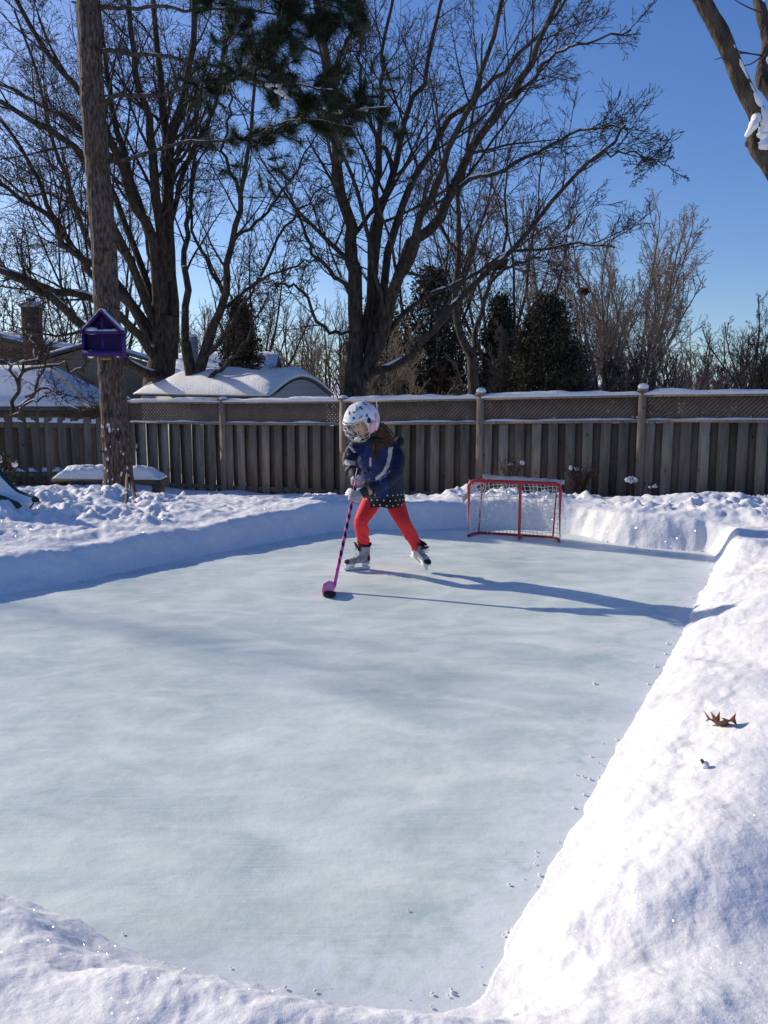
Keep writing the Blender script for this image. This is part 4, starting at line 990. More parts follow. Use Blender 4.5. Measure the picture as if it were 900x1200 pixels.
M['stake_wood'] = mat('stake_wood', (.10,.065,.038), .8)
def stick_piece(name, a, b, r0, r1, mt, label, cat, snow=False, org=None):
    m = MB(); P = catmull([a, (np.array(a)+b)/2+V3(.004,0,.003), b], 8); m.tubes(P[None], np.linspace(r0,r1,8)[None], 8, cap=True)
    o = m.build(name, mt, origin=a); return tag(o, label, cat)
pa = surf(147,592); print('stake', pa); pa[2] -= .05
s1 = stick_piece('wooden_stake', pa, at(149,557,10.62), .023, .019, M['stake_wood'], 'upright short stake leaning on the foot of the pine trunk', 'stake')
pb = surf(160,594); pb[2] -= .05
s2 = stick_piece('wooden_stake', pb, at(152,560,10.58), .027, .019, M['stake_wood'], 'slanting right-hand stake of the pair at the foot of the pine', 'stake')
m = MB(); m.ellipsoid(at(152,566,10.58), (.02,.02,.06)); m.build('snow', M['snow_soft'], s2, smooth_=True)

# green-brown shrub at the left edge by the picket fence
def leafy(name, label, cat, c, w, h, n, mt, seed, leaf=.03, stems=8, snowb=3):
    rg_ = np.random.default_rng(seed); g = hz(c[0], c[1]); root = empty(name, (c[0],c[1],g), label, cat)
    m = MB(); P = []
    for k in range(stems):
        az = rg_.random()*6.28; s = rg_.uniform(.1,.9)*w; P.append(catmull([V3(c[0],c[1],g-.03), V3(c[0]+math.cos(az)*s*.4,c[1]+math.sin(az)*s*.4,g+h*.5), V3(c[0]+math.cos(az)*s,c[1]+math.sin(az)*s,g+h*rg_.uniform(.7,1))], 7))
    P = np.array(P); R = np.linspace(.008,.003,7)[None]*np.ones((stems,1)); m.tubes(P, R, 5)
    P1, R1 = sprout(P, R, 5, rg_, lenf=(.2,.5), n=4, rmin=.002); m.tubes(P1, R1, 4); m.build('stem', M['twig'], root)
    cc = np.concatenate([P1.reshape(-1,3), P[:,3:].reshape(-1,3)]); k = rg_.integers(0,len(cc),n); c_ = cc[k]+rg_.normal(size=(n,3))*leaf*.8
    d = nrm_rows(rg_.normal(size=(n,3)))*leaf*rg_.uniform(.5,1.2,(n,1)); s = nrm_rows(np.cross(d, rg_.normal(size=(n,3))))*leaf*.28
    m = MB(); m.add(np.stack([c_, c_+d*.5+s, c_+d, c_+d*.5-s],1).reshape(-1,3), np.arange(4*n).reshape(-1,4)); m.build('leaves', mt, root)
    if snowb:
        m = MB()
        for q in range(snowb): p = P[q % stems][-1-(q % 2)]; m.ellipsoid(p+V3(0,0,.01), (rg_.uniform(.02,.045),)*2+(rg_.uniform(.015,.035),))
        m.build('snow', M['snow_soft'], root, smooth_=True)
    return root
leafy('evergreen_shrub', 'small broad-leaved shrub catching sun at the left edge before the board fence', 'shrub', at(4,560,9.9), .16, .52, 420, M['cedar'], 61, .04, 9, 4)
c = at(682,585,12.3); leafy('dried_plant', 'tangle of rusty brown dried stems by the fence, right of the goal', 'plant', c, .38, .48, 420, M['brown_leaf'], 62, .035, 22, 2)
c = at(597,580,12.0); leafy('dried_plant', 'rusty dried perennial by the fence, just behind the goal top', 'plant', c, .35, .62, 260, M['brown_leaf'], 65, .035, 16, 2)
for px, py, w, h, t_, sd, nb in ((740,588,.09,.30,'taller dark seed head with snow tufts before the fence, left one of two',63,8),(764,588,.05,.22,'shorter dark seed head topped with snow before the fence, right one of two',64,4)):
    c = at(px,py,11.6); leafy('seed_head_plant', t_, 'plant', c, w, h, 160, M['twig'], sd, .03, 6, nb)
# orange tip showing in the snow
M['orange'] = mat('orange_plastic', (.75,.32,.03), .5)
c = at(861,603,8.3); g = hz(c[0],c[1]); z = max(g, c[2]-.02); m = MB()
m.rings([[ (c[0]+r*math.cos(t), c[1]+r*math.sin(t), z+zz) for t in np.linspace(0,6.28,14,endpoint=False)] for zz, r in ((-.06,.062),(-.02,.052),(.02,.042),(.045,.03),(.055,.012))])
tag(m.build('plastic_ball', M['orange'], origin=(c[0],c[1],z), smooth_=True), 'small orange plastic knob poking out of the far right snowbank', 'toy')

# dead oak leaf on the right bank
M['leaf'] = mat('oak_leaf', (.16,.055,.022), .6, noise=(60,(.07,.025,.012),4,.35,.7))
def surf(px, py, z0=.3):
    lo = ground(px, py, z0)
    for _ in range(12): z0 = hz(lo[0], lo[1]); lo = ground(px, py, z0)
    lo[2] = z0; return lo
lc = surf(848,852); e0 = surf(822,850); e1_ = surf(872,855)
def leafmesh():
    m = MB(); xv = nrm(e1_-e0); L_ = np.linalg.norm(e1_-e0)*.62; yv = nrm(np.cross((0,0,1), xv)); n = 15
    rg_ = np.random.default_rng(3)
    def P(u, v): # u along midrib 0 stem..1 tip, curled
        return lc + xv*(.42-u)*L_*1.15 + yv*v*L_*.40*math.cos(v*.5) + V3(0,0, .012+.05*abs(v)**1.3*L_/.09*(.5+.5*math.sin(u*5+v*2))+.012*math.sin(u*9))
    outline = [(0,.02),(.12,.25),(.2,.75),(.28,.35),(.38,.4),(.47,1.0),(.56,.45),(.64,.38),(.75,.9),(.8,.35),(.9,.25),(1.02,.03)]
    V, F = [], []
    for k, (u, w) in enumerate(outline):
        du = .12*w
        V += [P(u,0), P(u+du*.5,w*.55), P(u+du,w), P(u+du*.5,-w*.55), P(u+du,-w*.92)]
    for k in range(len(outline)-1):
        a, b = 5*k, 5*k+5; F += [[a,b,b+1,a+1],[a+1,b+1,b+2,a+2],[a,a+3,b+3,b],[a+3,a+4,b+4,b+3]]
    m.add(V, F); return m
o = leafmesh().build('dead_leaf', M['leaf'], origin=lc); modmesh(o, ('SOLIDIFY', dict(thickness=.0012)))
tag(o, 'curled brown dead oak leaf lying on the right snowbank', 'leaf')
m = MB(); a = lc+nrm(e1_-e0)*.03; m.tubes(catmull([a+V3(0,0,.012), a+nrm(e1_-e0)*.012+V3(0,0,.010), a+nrm(e1_-e0)*.028+V3(0,0,.002)],6)[None], np.full((1,6),.0012), 5); m.build('stalk', M['leaf'], o)
tc_ = surf(826,900); m = MB(); tp = tc_+V3(-.012,.004,.028); m.tubes(catmull([tc_+V3(.004,0,-.03), tc_+V3(0,0,.006), tp],8)[None], np.array([[.006,.006,.006,.006,.006,.006,.0055,.005]]), 8, cap=True)
o = m.build('twig_stub', M['brown_wood'], origin=tc_, smooth_=True); tag(o, 'tiny twig stub capped with snow, poking from the right bank in front of the leaf', 'twig')
m = MB(); m.ellipsoid(tc_+V3(.002,-.002,.012), (.011,.010,.012)); m.build('snow', M['snow_soft'], o, smooth_=True)

# ================================================================ hockey goal
M['red_metal'] = mat('red_metal', (.50,.020,.028), .38, spec=.5, noise=(30,(.36,.03,.03),4,.5,.75))
M['net'] = mat('net_cord', (.78,.76,.70), .9)
M['canvas'] = mat('pale_canvas', (.50,.40,.37), .9, noise=(14,(.68,.62,.60),5,.35,.65), bump=(30,.6,.006))
gl, gr = ground(548.5,629.5), ground(655,635.5)
fx = nrm(gr-gl); W = np.linalg.norm(gr-gl); fy = nrm(np.cross((0,0,1), fx)); fy = fy if fy[1] > 0 else -fy
zt_ = (z_at(555,563,gl[1])+z_at(655,567,gr[1]))/2
G = lambda x, y, z: gl+fx*x+fy*y+V3(0,0,z)
goal = empty('hockey_goal', gl*.5+gr*.5, 'small red-framed street hockey goal with torn white net at the far side of the ice', 'hockey goal')
rt = .0155; m = MB(); cr_ = .06
arc = [G(0,0,rt*.3)]+[G(0,0,zt_-cr_)]+[G(cr_*(1-math.cos(a)),0,zt_-cr_+cr_*math.sin(a)) for a in np.linspace(.2,math.pi/2,6)]+[G(W-cr_+cr_*math.sin(a),0,zt_-cr_+cr_*math.cos(a)) for a in np.linspace(0,math.pi/2-.2,6)]+[G(W,0,zt_-cr_),G(W,0,rt*.3)]
m.tubes(np.array(arc)[None], np.full((1,len(arc)),rt), 10, cap=True); m.build('frame', M['red_metal'], goal, smooth_=True)
m = MB(); xm = W*.565; m.tubes(np.array([G(xm,.02,zt_-.01),G(xm,.025,zt_*.5),G(xm,.02,.012)])[None], np.full((1,3),.014), 10); m.build('centre_post', M['red_metal'], goal, smooth_=True)
dep = .20
m = MB()
base = [G(0,.0,.014),G(.015,dep*.55,.014),G(.08,dep,.014),G(W*.35,dep*1.0,.013),G(W-.08,dep*.86,.013),G(W-.01,dep*.45,.014),G(W,0,.014)]
m.tubes(np.array(base)[None], np.full((1,len(base)),.012), 8); m.tubes(np.array([G(xm,.02,.012), G(xm+.0,dep*.92,.012)])[None], np.full((1,2),.011),8)
m.build('base_bar', M['red_metal'], goal, smooth_=True)
# upper rear bar wrapped in pale canvas
m = MB(); ua, ub = at(566,558.5,gl[1]+.12), at(661,565,gr[1]+.06); n=30; rg=[]
for k in range(n+1):
    p = ua+(ub-ua)*k/n; r = .021*(1+.12*math.sin(k*1.7)+.08*math.sin(k*.6)); rg.append([p+fy*r*math.cos(a)*1.3+V3(0,0,r*math.sin(a)) for a in np.linspace(0,6.28,12,endpoint=False)])
m.rings(rg); m.build('padding', M['canvas'], goal, smooth_=True)
m = MB(); m.tubes(np.array([ua, G(.0,.02,zt_-cr_*.6)])[None], np.full((1,2),.010), 8); m.tubes(np.array([ub-fx*.02, G(W-.01,.01,zt_-cr_*.4)])[None], np.full((1,2),.009), 8)
for x_, e in ((.06, ua), (W-.08, ub-fx*.06)): m.tubes(np.array([e, G(x_,dep*.95,.014)])[None], np.full((1,2),.008), 6)
m.build('rear_strut', M['red_metal'], goal, smooth_=True)
# sagging corner cloth
m = MB(); q = [at(567,558,gl[1]+.12), at(555,566,gl[1]+.1), at(546,578,gl[1]+.13), at(541,584,gl[1]+.15)]
P = catmull(q, 12); top = np.array([[p+V3(0,0,0)+fy*.0, p+V3(.012,.01,-.02), p+V3(.02,.015,-.045)] for p in P]); sheet(m, top, top-fy*.004); m.build('cloth_flap', M['canvas'], goal, smooth_=True)
# net
rg_ = np.random.default_rng(19)
m = MB(); nx_, nz_ = 23, 14
def NP(u, v, side=0):   # u 0..1 across, v 0..1 from top to bottom rear
    y = dep*(.12+.86*v) ; z = zt_*(1-v)+.012*v-.0
    sag = .05*math.sin(math.pi*u)*math.sin(math.pi*v)
    x = W*u
    dx = (.022*math.sin(u*19+v*5)+.012*math.sin(u*47+v*23))*v*(1-v)*4; dz = (-.022*math.sin(u*11)-.014*math.sin(u*31+v*17))*math.sin(math.pi*v)
    # bunched top left corner
    b = math.exp(-(u/.22)**2-((v-.25)/.3)**2); return G(x+dx+b*.03*math.sin(v*16), y+sag+.01*math.sin(u*23), z+dz-b*.02*math.sin(u*40))
grid = np.array([[NP(i/nx_, j/nz_) for j in range(nz_*2+1) for j in [j/2]] for i in range(nx_+1)])
m.tubes(grid, np.full(grid.shape[:2], .0028), 4)
gridh = np.array([[NP(i/2/nx_, j/nz_) for i in range(nx_*2+1)] for j in range(1, nz_)])
m.tubes(gridh, np.full(gridh.shape[:2], .0028), 4)
for s, X_ in ((0,0.0),(1,W)):
    sd = []
    for j in range(1, nz_): v = j/nz_; a = NP(s, v); sd.append(np.linspace(G(X_,0,a[2]-gl[2]), a, 4))
    m.tubes(np.array(sd), np.full((nz_-1,4),.002), 4)
    sd = []
    for k in (1,2,3): sd.append([G(X_, dep*(.12+.86*v)*k/4, zt_*(1-v)+.01) for v in np.linspace(0,1,12)])
    m.tubes(np.array(sd), np.full((3,12),.002), 4)
for k in range(46):  # loose dangling ends
    u, v = rg_.random(), rg_.uniform(.1,.7); a = NP(u, v)-fy*.003; d = V3(rg_.normal()*.02, -.01, -rg_.uniform(.02,.07)); m.tubes(np.array([a, a+d*.5+V3(rg_.normal()*.01,0,0), a+d])[None], np.full((1,3),.0022), 4)
net = m.build('net', M['net'], goal)
m = MB()
for u, v, s_ in ((.25,.42,.022),(.3,.5,.02),(.22,.47,.018),(.2,.64,.024),(.27,.7,.02),(.42,.35,.016),(.46,.36,.012),(.83,.2,.04),(.9,.25,.035),(.78,.22,.03),(.86,.33,.03),(.74,.6,.016),(.14,.72,.02)):
    m.ellipsoid(NP(u,v)-fy*.004, (s_*.9,s_*.4,s_*.7), nu=8, nv=6)
m.build('snow', M['snow_soft'], net, smooth_=True)
# ================================================================ the skater
M['skin'] = mat('skin', (.60,.33,.22), .5)
M['hair'] = mat('brown_hair', (.055,.020,.010), .45, noise=(40,(.12,.045,.02),3,.4,.65))
M['blue'] = mat('blue_fabric', (.010,.020,.115), .6, bump=(28,.35,.01))
M['navy'] = mat('navy_fabric', (.012,.013,.035), .65, bump=(28,.35,.01))
M['white_cloth'] = mat('white_fabric', (.62,.58,.52), .7)
M['red_knit'] = mat('red_knit', (.74,.036,.040), .75, bump=(160,.4,.003))
M['black_cloth'] = mat('black_fabric', (.012,.012,.014), .75)
M['helmet'] = mat('white_helmet_shell', (.78,.77,.76), .28, spec=.5, coat=.3)
M['pink_plastic'] = mat('pink_plastic', (.78,.38,.48), .35)
M['black_plastic'] = mat('black_plastic', (.014,.014,.016), .35)
M['steel'] = mat('steel', (.62,.62,.62), .28, metal=1)
M['cage'] = mat('pale_cage_wire', (.62,.60,.56), .35, metal=.3)
M['boot'] = mat('silver_boot', (.36,.36,.38), .42, noise=(25,(.22,.22,.24),3,.42,.6))
M['white_plastic'] = mat('white_plastic', (.75,.76,.74), .35)
M['glove_pale'] = mat('pale_glove', (.50,.42,.40), .75, noise=(30,(.36,.31,.31),3,.4,.6))
M['glove_cuff'] = mat('dark_glove_cuff', (.03,.025,.032), .7)
M['stick_pink'] = mat('pink_stick', (.80,.10,.36), .4)
M['stick_dark'] = mat('dark_stick_stripe', (.016,.010,.022), .4)
M['blade_pink'] = mat('pink_blade', (.86,.30,.55), .4, noise=(18,(.80,.22,.48),3,.4,.6))
M['rubber'] = mat('black_rubber', (.012,.012,.012), .55)
M['dark_blue'] = mat('sticker_blue', (.03,.05,.22), .4); M['sticker_brown'] = mat('sticker_brown', (.20,.13,.06), .4); M['lip'] = mat('lips', (.42,.13,.11), .5)

Fv, Sv = nrm([-.6,-.8,0]), nrm([.8,-.6,0])
def sring(c, hw, hd, n=28, p=2.4, S=Sv, F=Fv):
    t = np.arange(n)*2*math.pi/n; co, si = np.cos(t), np.sin(t)
    r = (np.abs(co)**p+np.abs(si)**p)**(-1/p)
    return np.asarray(c)+np.outer(r*co*hw, S)+np.outer(r*si*hd, F)
torso = [(449,586,6.80,.168,.125),(449,574,6.80,.166,.13),(447,558,6.78,.150,.128),(443,541,6.72,.150,.125),(440,528,6.68,.145,.115),(437,519,6.64,.115,.095),(433,512,6.60,.065,.065)]
armL = [(457,524,6.62,.060),(465,537,6.55,.060),(463,554,6.46,.055),(449,567,6.40,.048),(430,576,6.36,.040)]
armR = [(420,522,6.66,.056),(411,533,6.62,.052),(409,546,6.55,.046),(414,555,6.46,.040)]
legL = [(438,584,6.80,.078),(430,598,6.74,.069),(423,612,6.67,.053),(425,627,6.75,.053),(427,646,6.82,.038)]   # image left
legR = [(461,584,6.80,.078),(467,599,6.73,.069),(474,614,6.66,.053),(482,628,6.70,.052),(489,642,6.74,.038)]
def chain(L, k=1.0, n=20):
    P = catmull([at(a,b,d) for a,b,d,_ in L], n); R = np.interp(np.linspace(0,1,n), np.linspace(0,1,len(L)), [r for *_,r in L])*k; return P, R
feet_o = V3(*ground(448,670)[:2], 0)

# --- stick geometry first (the hands close on it)
sA, sB = at(420.5,551,6.42), ground(391.5,687,.035)
sax = nrm(sB-sA); slen = np.linalg.norm(sB-sA)
def on_stick(py):
    best = min(np.linspace(0,1,400), key=lambda t: abs(proj(sA+(sB-sA)*t)[1]-py)); return sA+(sB-sA)*best
def proj(p):
    d = np.asarray(p)-V3(0,0,CAMZ); z = d[1]*cp - d[2]*sp_; return 450+F_PX*d[0]/z, 600-F_PX*(d[1]*sp_+d[2]*cp)/z
def hand(mb, Cn, W, k=1.0, flip=1):
    A = sax; p = (W-Cn); p = nrm(p-(p@A)*A); q = np.cross(A, p)*flip
    pc = Cn+p*.030*1
    mb.ellipsoid(pc+p*.006, (.026*k,.036*k,.024*k), R=np.stack([p,A,q],1), nu=14, nv=10)
    mb.tubes(np.array([pc, pc*.5+W*.5, W])[None], np.array([[.028,.027,.030]])*k, 10, cap=True)
    for i in range(4):
        off = A*(i-1.5)*.0195; ln = (205,235,225,190)[i]; a = np.radians(np.linspace(15, ln, 9)); rr = .0255+.002*math.sin(i)
        P = [Cn+off+p*rr*math.cos(x)+q*rr*math.sin(x) for x in a]; mb.tubes(np.array([pc+off*.8]+P)[None], np.array([[.012]+[.0108]*6+[.0100,.0092,.007]])*k, 8, cap=True)
    a = np.radians(np.linspace(-5,-130,7)); P = [Cn-A*(.030-.006*j)+p*.027*math.cos(x)+q*.027*math.sin(x) for j, x in enumerate(a)]
    mb.tubes(np.array([pc-A*.018]+P)[None], np.array([[.014,.0125,.012,.0115,.011,.0105,.009,.007]])*k, 8, cap=True)
hT, hB = on_stick(563), on_stick(582)
wT, wB = at(414,555,6.46)+V3(.006,0,-.01), at(428,577,6.36)
# --- head frame
Hf = nrm([-.50,-.76,-.40]); Hl = nrm(np.cross((0,0,1), Hf)); Hu = np.cross(Hf, Hl)
Hl = nrm(Hl+Hu*.06); Hu = np.cross(Hf, Hl)
Hc = at(423.5,493,6.50)
HM = np.stack([Hf, Hl, Hu], 1)
hd = lambda f, l, u: Hc+HM@V3(f,l,u)
def head_mesh(mb):
    nu, nv = 44, 36; rg = []
    for j in range(nv+1):
        e = math.pi/2-math.pi*(j/nv)*.996-.006; row = []
        for i in range(nu):
            a = 2*math.pi*i/nu; a_ = (a+math.pi) % (2*math.pi)-math.pi; ed, ad = math.degrees(e), math.degrees(a_)
            g_ = lambda a0, e0, sa, se, amp: amp*math.exp(-((ad-a0)/sa)**2-((ed-e0)/se)**2)
            r = 1 + g_(0,-8,9,9,.19)+g_(0,0,7,9,.07) - g_(22,6,11,7,.09)-g_(-22,6,11,7,.09) + g_(0,-27,13,4,.05)+g_(0,-34,12,3.5,.05)-g_(0,-30.5,14,1.6,.05)+g_(0,-50,20,10,.06) + g_(32,-16,18,14,.05)+g_(-32,-16,18,14,.05)
            r += g_(92,-4,7,11,.13)+g_(-92,-4,7,11,.13)
            row.append(hd(.088*r*math.cos(e)*math.cos(a), .072*r*math.cos(e)*math.sin(a), .108*r*math.sin(e)))
        rg.append(row)
    mb.rings(rg)
m = MB(); head_mesh(m)
m.tubes(catmull([hd(-.03,0,-.04), at(432,512,6.6), at(438,522,6.66)],8)[None], np.full((1,8),.045), 12, cap=True)
m.rings([sring(at(a,b,d), w*.80, h*.80) for a,b,d,w,h in torso[:-1]])
for L_ in (armL, armR): P, R = chain(L_, .72); m.tubes(P[None], R[None], 14, cap=True)
for L_ in (legL, legR): P, R = chain(L_, .86); m.tubes(P[None], R[None], 14, cap=True)
hand(m, hT, wT, .82); hand(m, hB, wB, .82)
# feet inside the boots
fl0, fl1 = ground(433.5,667.0), ground(402,669.5)
ftL = nrm(fl1-fl0)
fr0, fr1 = at(480.5,653,6.80), ground(503.5,673.0)
ftR = nrm(fr1-fr0)
upL = nrm(V3(.04,0,1)-ftL*(V3(.04,0,1)@ftL)); u_ = V3(.30,-.22,.93); upR = nrm(u_-ftR*(u_@ftR))
def footpts(o, t, u, hh=.19): return [o+t*.055+u*hh, o+t*.06+u*.10, o+t*.11+u*.078, o+t*.17+u*.07]
for o_, t_, u_ in ((fl0,ftL,upL),(fr0,ftR,upR)):
    m.tubes(catmull(footpts(o_,t_,u_,.19 if o_ is fl0 else .12),10)[None], np.linspace(.032,.02,10)[None], 10, cap=True)
person = m.build('person', M['skin'], origin=feet_o, smooth_=True); organic(person, .0045, 2, .4)
person['_o'] = [float(x) for x in feet_o]
tag(person, 'child in white caged helmet, blue jacket and red leggings, bent over a pink stick', 'person')
# face details
m = MB()
for s in (-1,1): m.tubes(np.array([hd(.0795,s*.020+d*.012,.006-abs(d)*.003) for d in (-1,-.5,0,.5,1)])[None], np.array([[.001,.0022,.0026,.0022,.001]]), 6)
m.build('eyelash', M['black_cloth'], person)
m = MB()
for s in (-1,1): m.tubes(np.array([hd(.083,s*.021+d*.014,.021-abs(d-.2*s)*.004) for d in (-1,-.5,0,.5,1)])[None], np.array([[.001,.0022,.0026,.0022,.001]]), 6)
m.build('eyebrow', M['hair'], person)
m = MB(); m.ellipsoid(hd(.083,0,-.054), (.006,.018,.0045), R=HM); m.build('mouth', M['lip'], person, smooth_=True)

# --- leggings
m = MB()
for L_ in (legL, legR): P, R = chain(L_, 1); m.tubes(P[None], R[None], 20, cap=True)
m.ellipsoid(at(449,578,6.8), (.15,.115,.10), R=np.stack([Sv,Fv,V3(0,0,1)],1))
lg = m.build('leggings', M['red_knit'], person); organic(lg, .0065, 6)
nl_ = len(lg.data.vertices); V = np.empty(nl_*3, np.float32); lg.data.vertices.foreach_get('co', V); V = V.reshape(-1,3); No = np.empty(nl_*3, np.float32); lg.data.vertex_normals.foreach_get('vector', No); No = No.reshape(-1,3)
kz = .30; z_ = V[:,2]; wr = np.exp(-((z_-kz)/.07)**2)*.0045 + np.exp(-((z_-.17)/.05)**2)*.004 + .0012
V = V+No*(wr*fbm(V[:,0]*14+z_*10, z_*70+V[:,0]*22+V[:,1]*18, 3, 15)*1.6)[:,None].astype(np.float32); lg.data.vertices.foreach_set('co', V.ravel()); lg.data.update()
# --- skirt with dots
def rings_px(L, k=1): return [sring(at(a,b,d), w*k, h*k) for a,b,d,w,h in L]
sk = [(449,560,6.80,.150,.12),(449,575,6.80,.166,.128),(448.5,586,6.80,.176,.140),(448.5,591.5,6.80,.180,.146),(448.5,591.2,6.80,.170,.136),(449,580,6.80,.158,.122),(449,560,6.80,.140,.11)]
m = MB(); R_ = rings_px(sk); R_ = [r+V3(0,0,1)*(.006*np.sin(np.arange(28)*2*math.pi/28*7))[:,None]*(i in (3,4)) for i, r in enumerate(R_)]
m.rings(R_, caps=False); skirt = m.build('skirt', M['black_cloth'], person, smooth_=True)
m = MB()
for j, (t, off) in enumerate(((.15,0),(.5,.5),(.85,0))):
    for k in range(22):
        a_ = 2*math.pi*(k+off)/22; i = a_/(2*math.pi)*28; i0 = int(i) % 28; u = i-int(i)
        ra_, rb_ = np.array(R_[1])*(1-t)+np.array(R_[3])*t, None; p = ra_[i0]*(1-u)+ra_[(i0+1) % 28]*u; cc = ra_.mean(0); n_ = nrm((p-cc)*V3(1,1,0)); tt = np.cross((0,0,1), n_)
        m.ellipsoid(p+n_*.0035, (.0025,.0062,.0062), R=np.stack([n_,tt,V3(0,0,1)],1), nu=8, nv=6)
m.build('dots', M['white_cloth'], skirt)
# --- jacket
jk = [(449,583,6.80,.150,.110),(449,581.5,6.80,.170,.135),(449,572,6.80,.170,.137),(447.5,558,6.78,.158,.135),(444,541,6.72,.158,.130),(441,528,6.68,.152,.120),(438,519,6.64,.125,.10),(434,513,6.60,.085,.08)]
m = MB(); m.rings(rings_px(jk))
P, R = chain(armL[:-1]+[(434,574,6.365,.043)], 1.03); m.tubes(P[None], R[None], 18, cap=True)
P, R = chain(armR[:-1]+[(412.5,552.5,6.485,.043)], 1.03); m.tubes(P[None], R[None], 18, cap=True)
m.ellipsoid(at(456,524,6.66), (.06,.055,.05)); m.ellipsoid(at(423,522,6.66), (.055,.05,.045))
jacket = m.build('jacket', [M['blue'],M['navy'],M['white_cloth']], person); organic(jacket, .0065, 5)
me = jacket.data; nvt = len(me.vertices); V = np.empty(nvt*3, np.float32); me.vertices.foreach_get('co', V); V = V.reshape(-1,3); No = np.empty(nvt*3, np.float32); me.vertex_normals.foreach_get('vector', No); No = No.reshape(-1,3)
W_ = V+feet_o
fold = .007*fbm(W_[:,0]*16+W_[:,2]*9, W_[:,2]*26+W_[:,1]*11, 3, 5)+.004*fbm(W_[:,0]*40, W_[:,2]*60+W_[:,1]*30, 2, 6)
# quilting crease above the hem and at the elbows
V = V+No*fold[:,None].astype(np.float32); me.vertices.foreach_set('co', V.ravel()); me.update()
if len(me.materials) < 3:
    me.materials.clear(); [me.materials.append(M[k]) for k in ('blue','navy','white_cloth')]
def inpoly(x, y, P):
    ins = False
    for i in range(len(P)):
        a, b = P[i], P[(i+1) % len(P)]
        if (a[1] > y) != (b[1] > y) and x < (b[0]-a[0])*(y-a[1])/(b[1]-a[1])+a[0]: ins = not ins
    return ins
stripe = [(455,524),(460.5,524),(459,535),(456,547),(450,556),(440.5,563.5),(439.5,560.5),(448,553),(452,545),(454.5,535)]
navy1 = [(461,520),(480,520),(480,592),(459,592),(455,570),(452,560),(458,549),(461,536)]
navy2 = [(400,520),(414,520),(419,535),(420,552),(405,560),(400,540)]
cuff = [(404,538.5),(417,541),(417,545.5),(404,545)]
lower = [(424,563),(440,564),(452,572),(436,586),(424,582)]
piece = [(408,523),(412,524),(417,530),(414.5,531)]
zipw = [(433,536),(435,536),(435,547),(432.5,546)]
def paint(o, rules, default, back):
    me = o.data; off = np.array(feet_o)
    for p in me.polygons:
        c = np.array(p.center)+off; n = np.array(p.normal); x, y = proj(c); k = default
        front = n@nrm(V3(0,0,CAMZ)-c) > -.05
        if front:
            for P_, mi in rules:
                if inpoly(x, y, P_): k = mi
        else: k = back
        p.material_index = k
paint(jacket, [(navy1,1),(navy2,1),(lower,1),(stripe,2),(cuff,2),(piece,2),(zipw,2)], 0, 1)
m = MB()   # zip and toggles
zp = [(429,522,.0),(430,540,.0),(432,560,.0),(433,578,.0)]
for y in (541,551,556):
    pass
m.ellipsoid(at(431,550.5,6.50), (.012,.012,.010)); m.ellipsoid(at(427.5,554,6.48), (.010,.010,.010)); m.ellipsoid(at(432,552,6.49), (.006,.006,.014))
m.build('toggle', M['black_plastic'], jacket, smooth_=True)
# collar and hood
m = MB()
cc = at(432,516.5,6.60); t = np.linspace(0,2*math.pi,26); ringP = np.array([cc+Sv*.112*math.cos(a)+Fv*.10*math.sin(a)+V3(0,0,.014*math.cos(a*1.0)) for a in t])
m.tubes(ringP[None], np.full((1,26),.026), 10); m.ellipsoid(at(462,519,6.76), (.075,.06,.045)); m.ellipsoid(at(450,521,6.80), (.09,.05,.05)); m.ellipsoid(at(468,517,6.70), (.038,.035,.036))
hood = m.build('hood', M['black_cloth'], person); organic(hood, .007, 4)
# --- hair
rg_ = np.random.default_rng(31); m = MB(); PP, RR_ = [], []
for k in range(210):
    u = rg_.random(); a = np.array([444-8*u+rg_.normal()*2, 500+rg_.normal()*4, 6.50+.10*(1-u)])
    ex = 436+rg_.random()*30; ey = rg_.uniform(519,536)+(3 if ex < 446 else 0)-(ex-450)*.15; e = at(ex, ey, 6.53+.0035*(ex-436)*.6); s_ = at(*a); s_ = hd(*(HM.T@(s_-Hc)*V3(1,1,1)))
    mid_ = s_*.5+e*.5+V3(.018,-.02,.022); P = catmull([s_, mid_, e], 12); ph = rg_.random()*6; am = .007
    P = P + np.stack([am*np.sin(np.linspace(0,9,12)+ph), am*np.cos(np.linspace(0,8,12)+ph), np.zeros(12)],1)*np.linspace(0,1,12)[:,None]
    PP.append(P); RR_.append(np.linspace(.0055,.0018,12))
m.tubes(np.array(PP), np.array(RR_), 5)
m.ellipsoid(at(447,507,6.57), (.05,.045,.05)); m.build('hair', M['hair'], person, smooth_=True)
# --- helmet
RF, RL, RU = .150, .124, .136
def hdir(a, e, k=1.0): return hd(RF*k*math.cos(e)*math.cos(a), RL*k*math.cos(e)*math.sin(a), RU*k*math.sin(e))
n_a, n_e = 64, 26; rg = []
for j in range(n_e+1):
    row = []
    for i in range(n_a):
        a = 2*math.pi*i/n_a; ad = abs((math.degrees(a)+180) % 360-180)
        lo = 20-66*float(smooth(48,70,np.array(ad)))+14*float(smooth(120,170,np.array(ad)))
        e = math.radians(lo+(89.6-lo)*(j/n_e)); ed = math.degrees(e)
        k = 1 + .035*math.exp(-((ad-30)/7)**2)*float(smooth(15,40,np.array(ed)))*float(smooth(88,60,np.array(ed))) + .03*math.exp(-((ed-24)/4)**2)*(ad < 55) - .03*math.exp(-((ad-52)/6)**2)*math.exp(-((ed-45)/16)**2) + .02*float(smooth(75,85,np.array(ad)))
        row.append(hdir(a, e, k))
    rg.append(row)
m = MB(); m.rings(rg, caps=False); m.V.append(hdir(0,math.pi/2,1.0)[None]); ci = m.n; m.n += 1; b_ = n_e*n_a
m.F.append(np.array([[b_+k, b_+(k+1) % n_a, ci] for k in range(n_a)])); m.Mi.append(np.zeros(n_a,int))
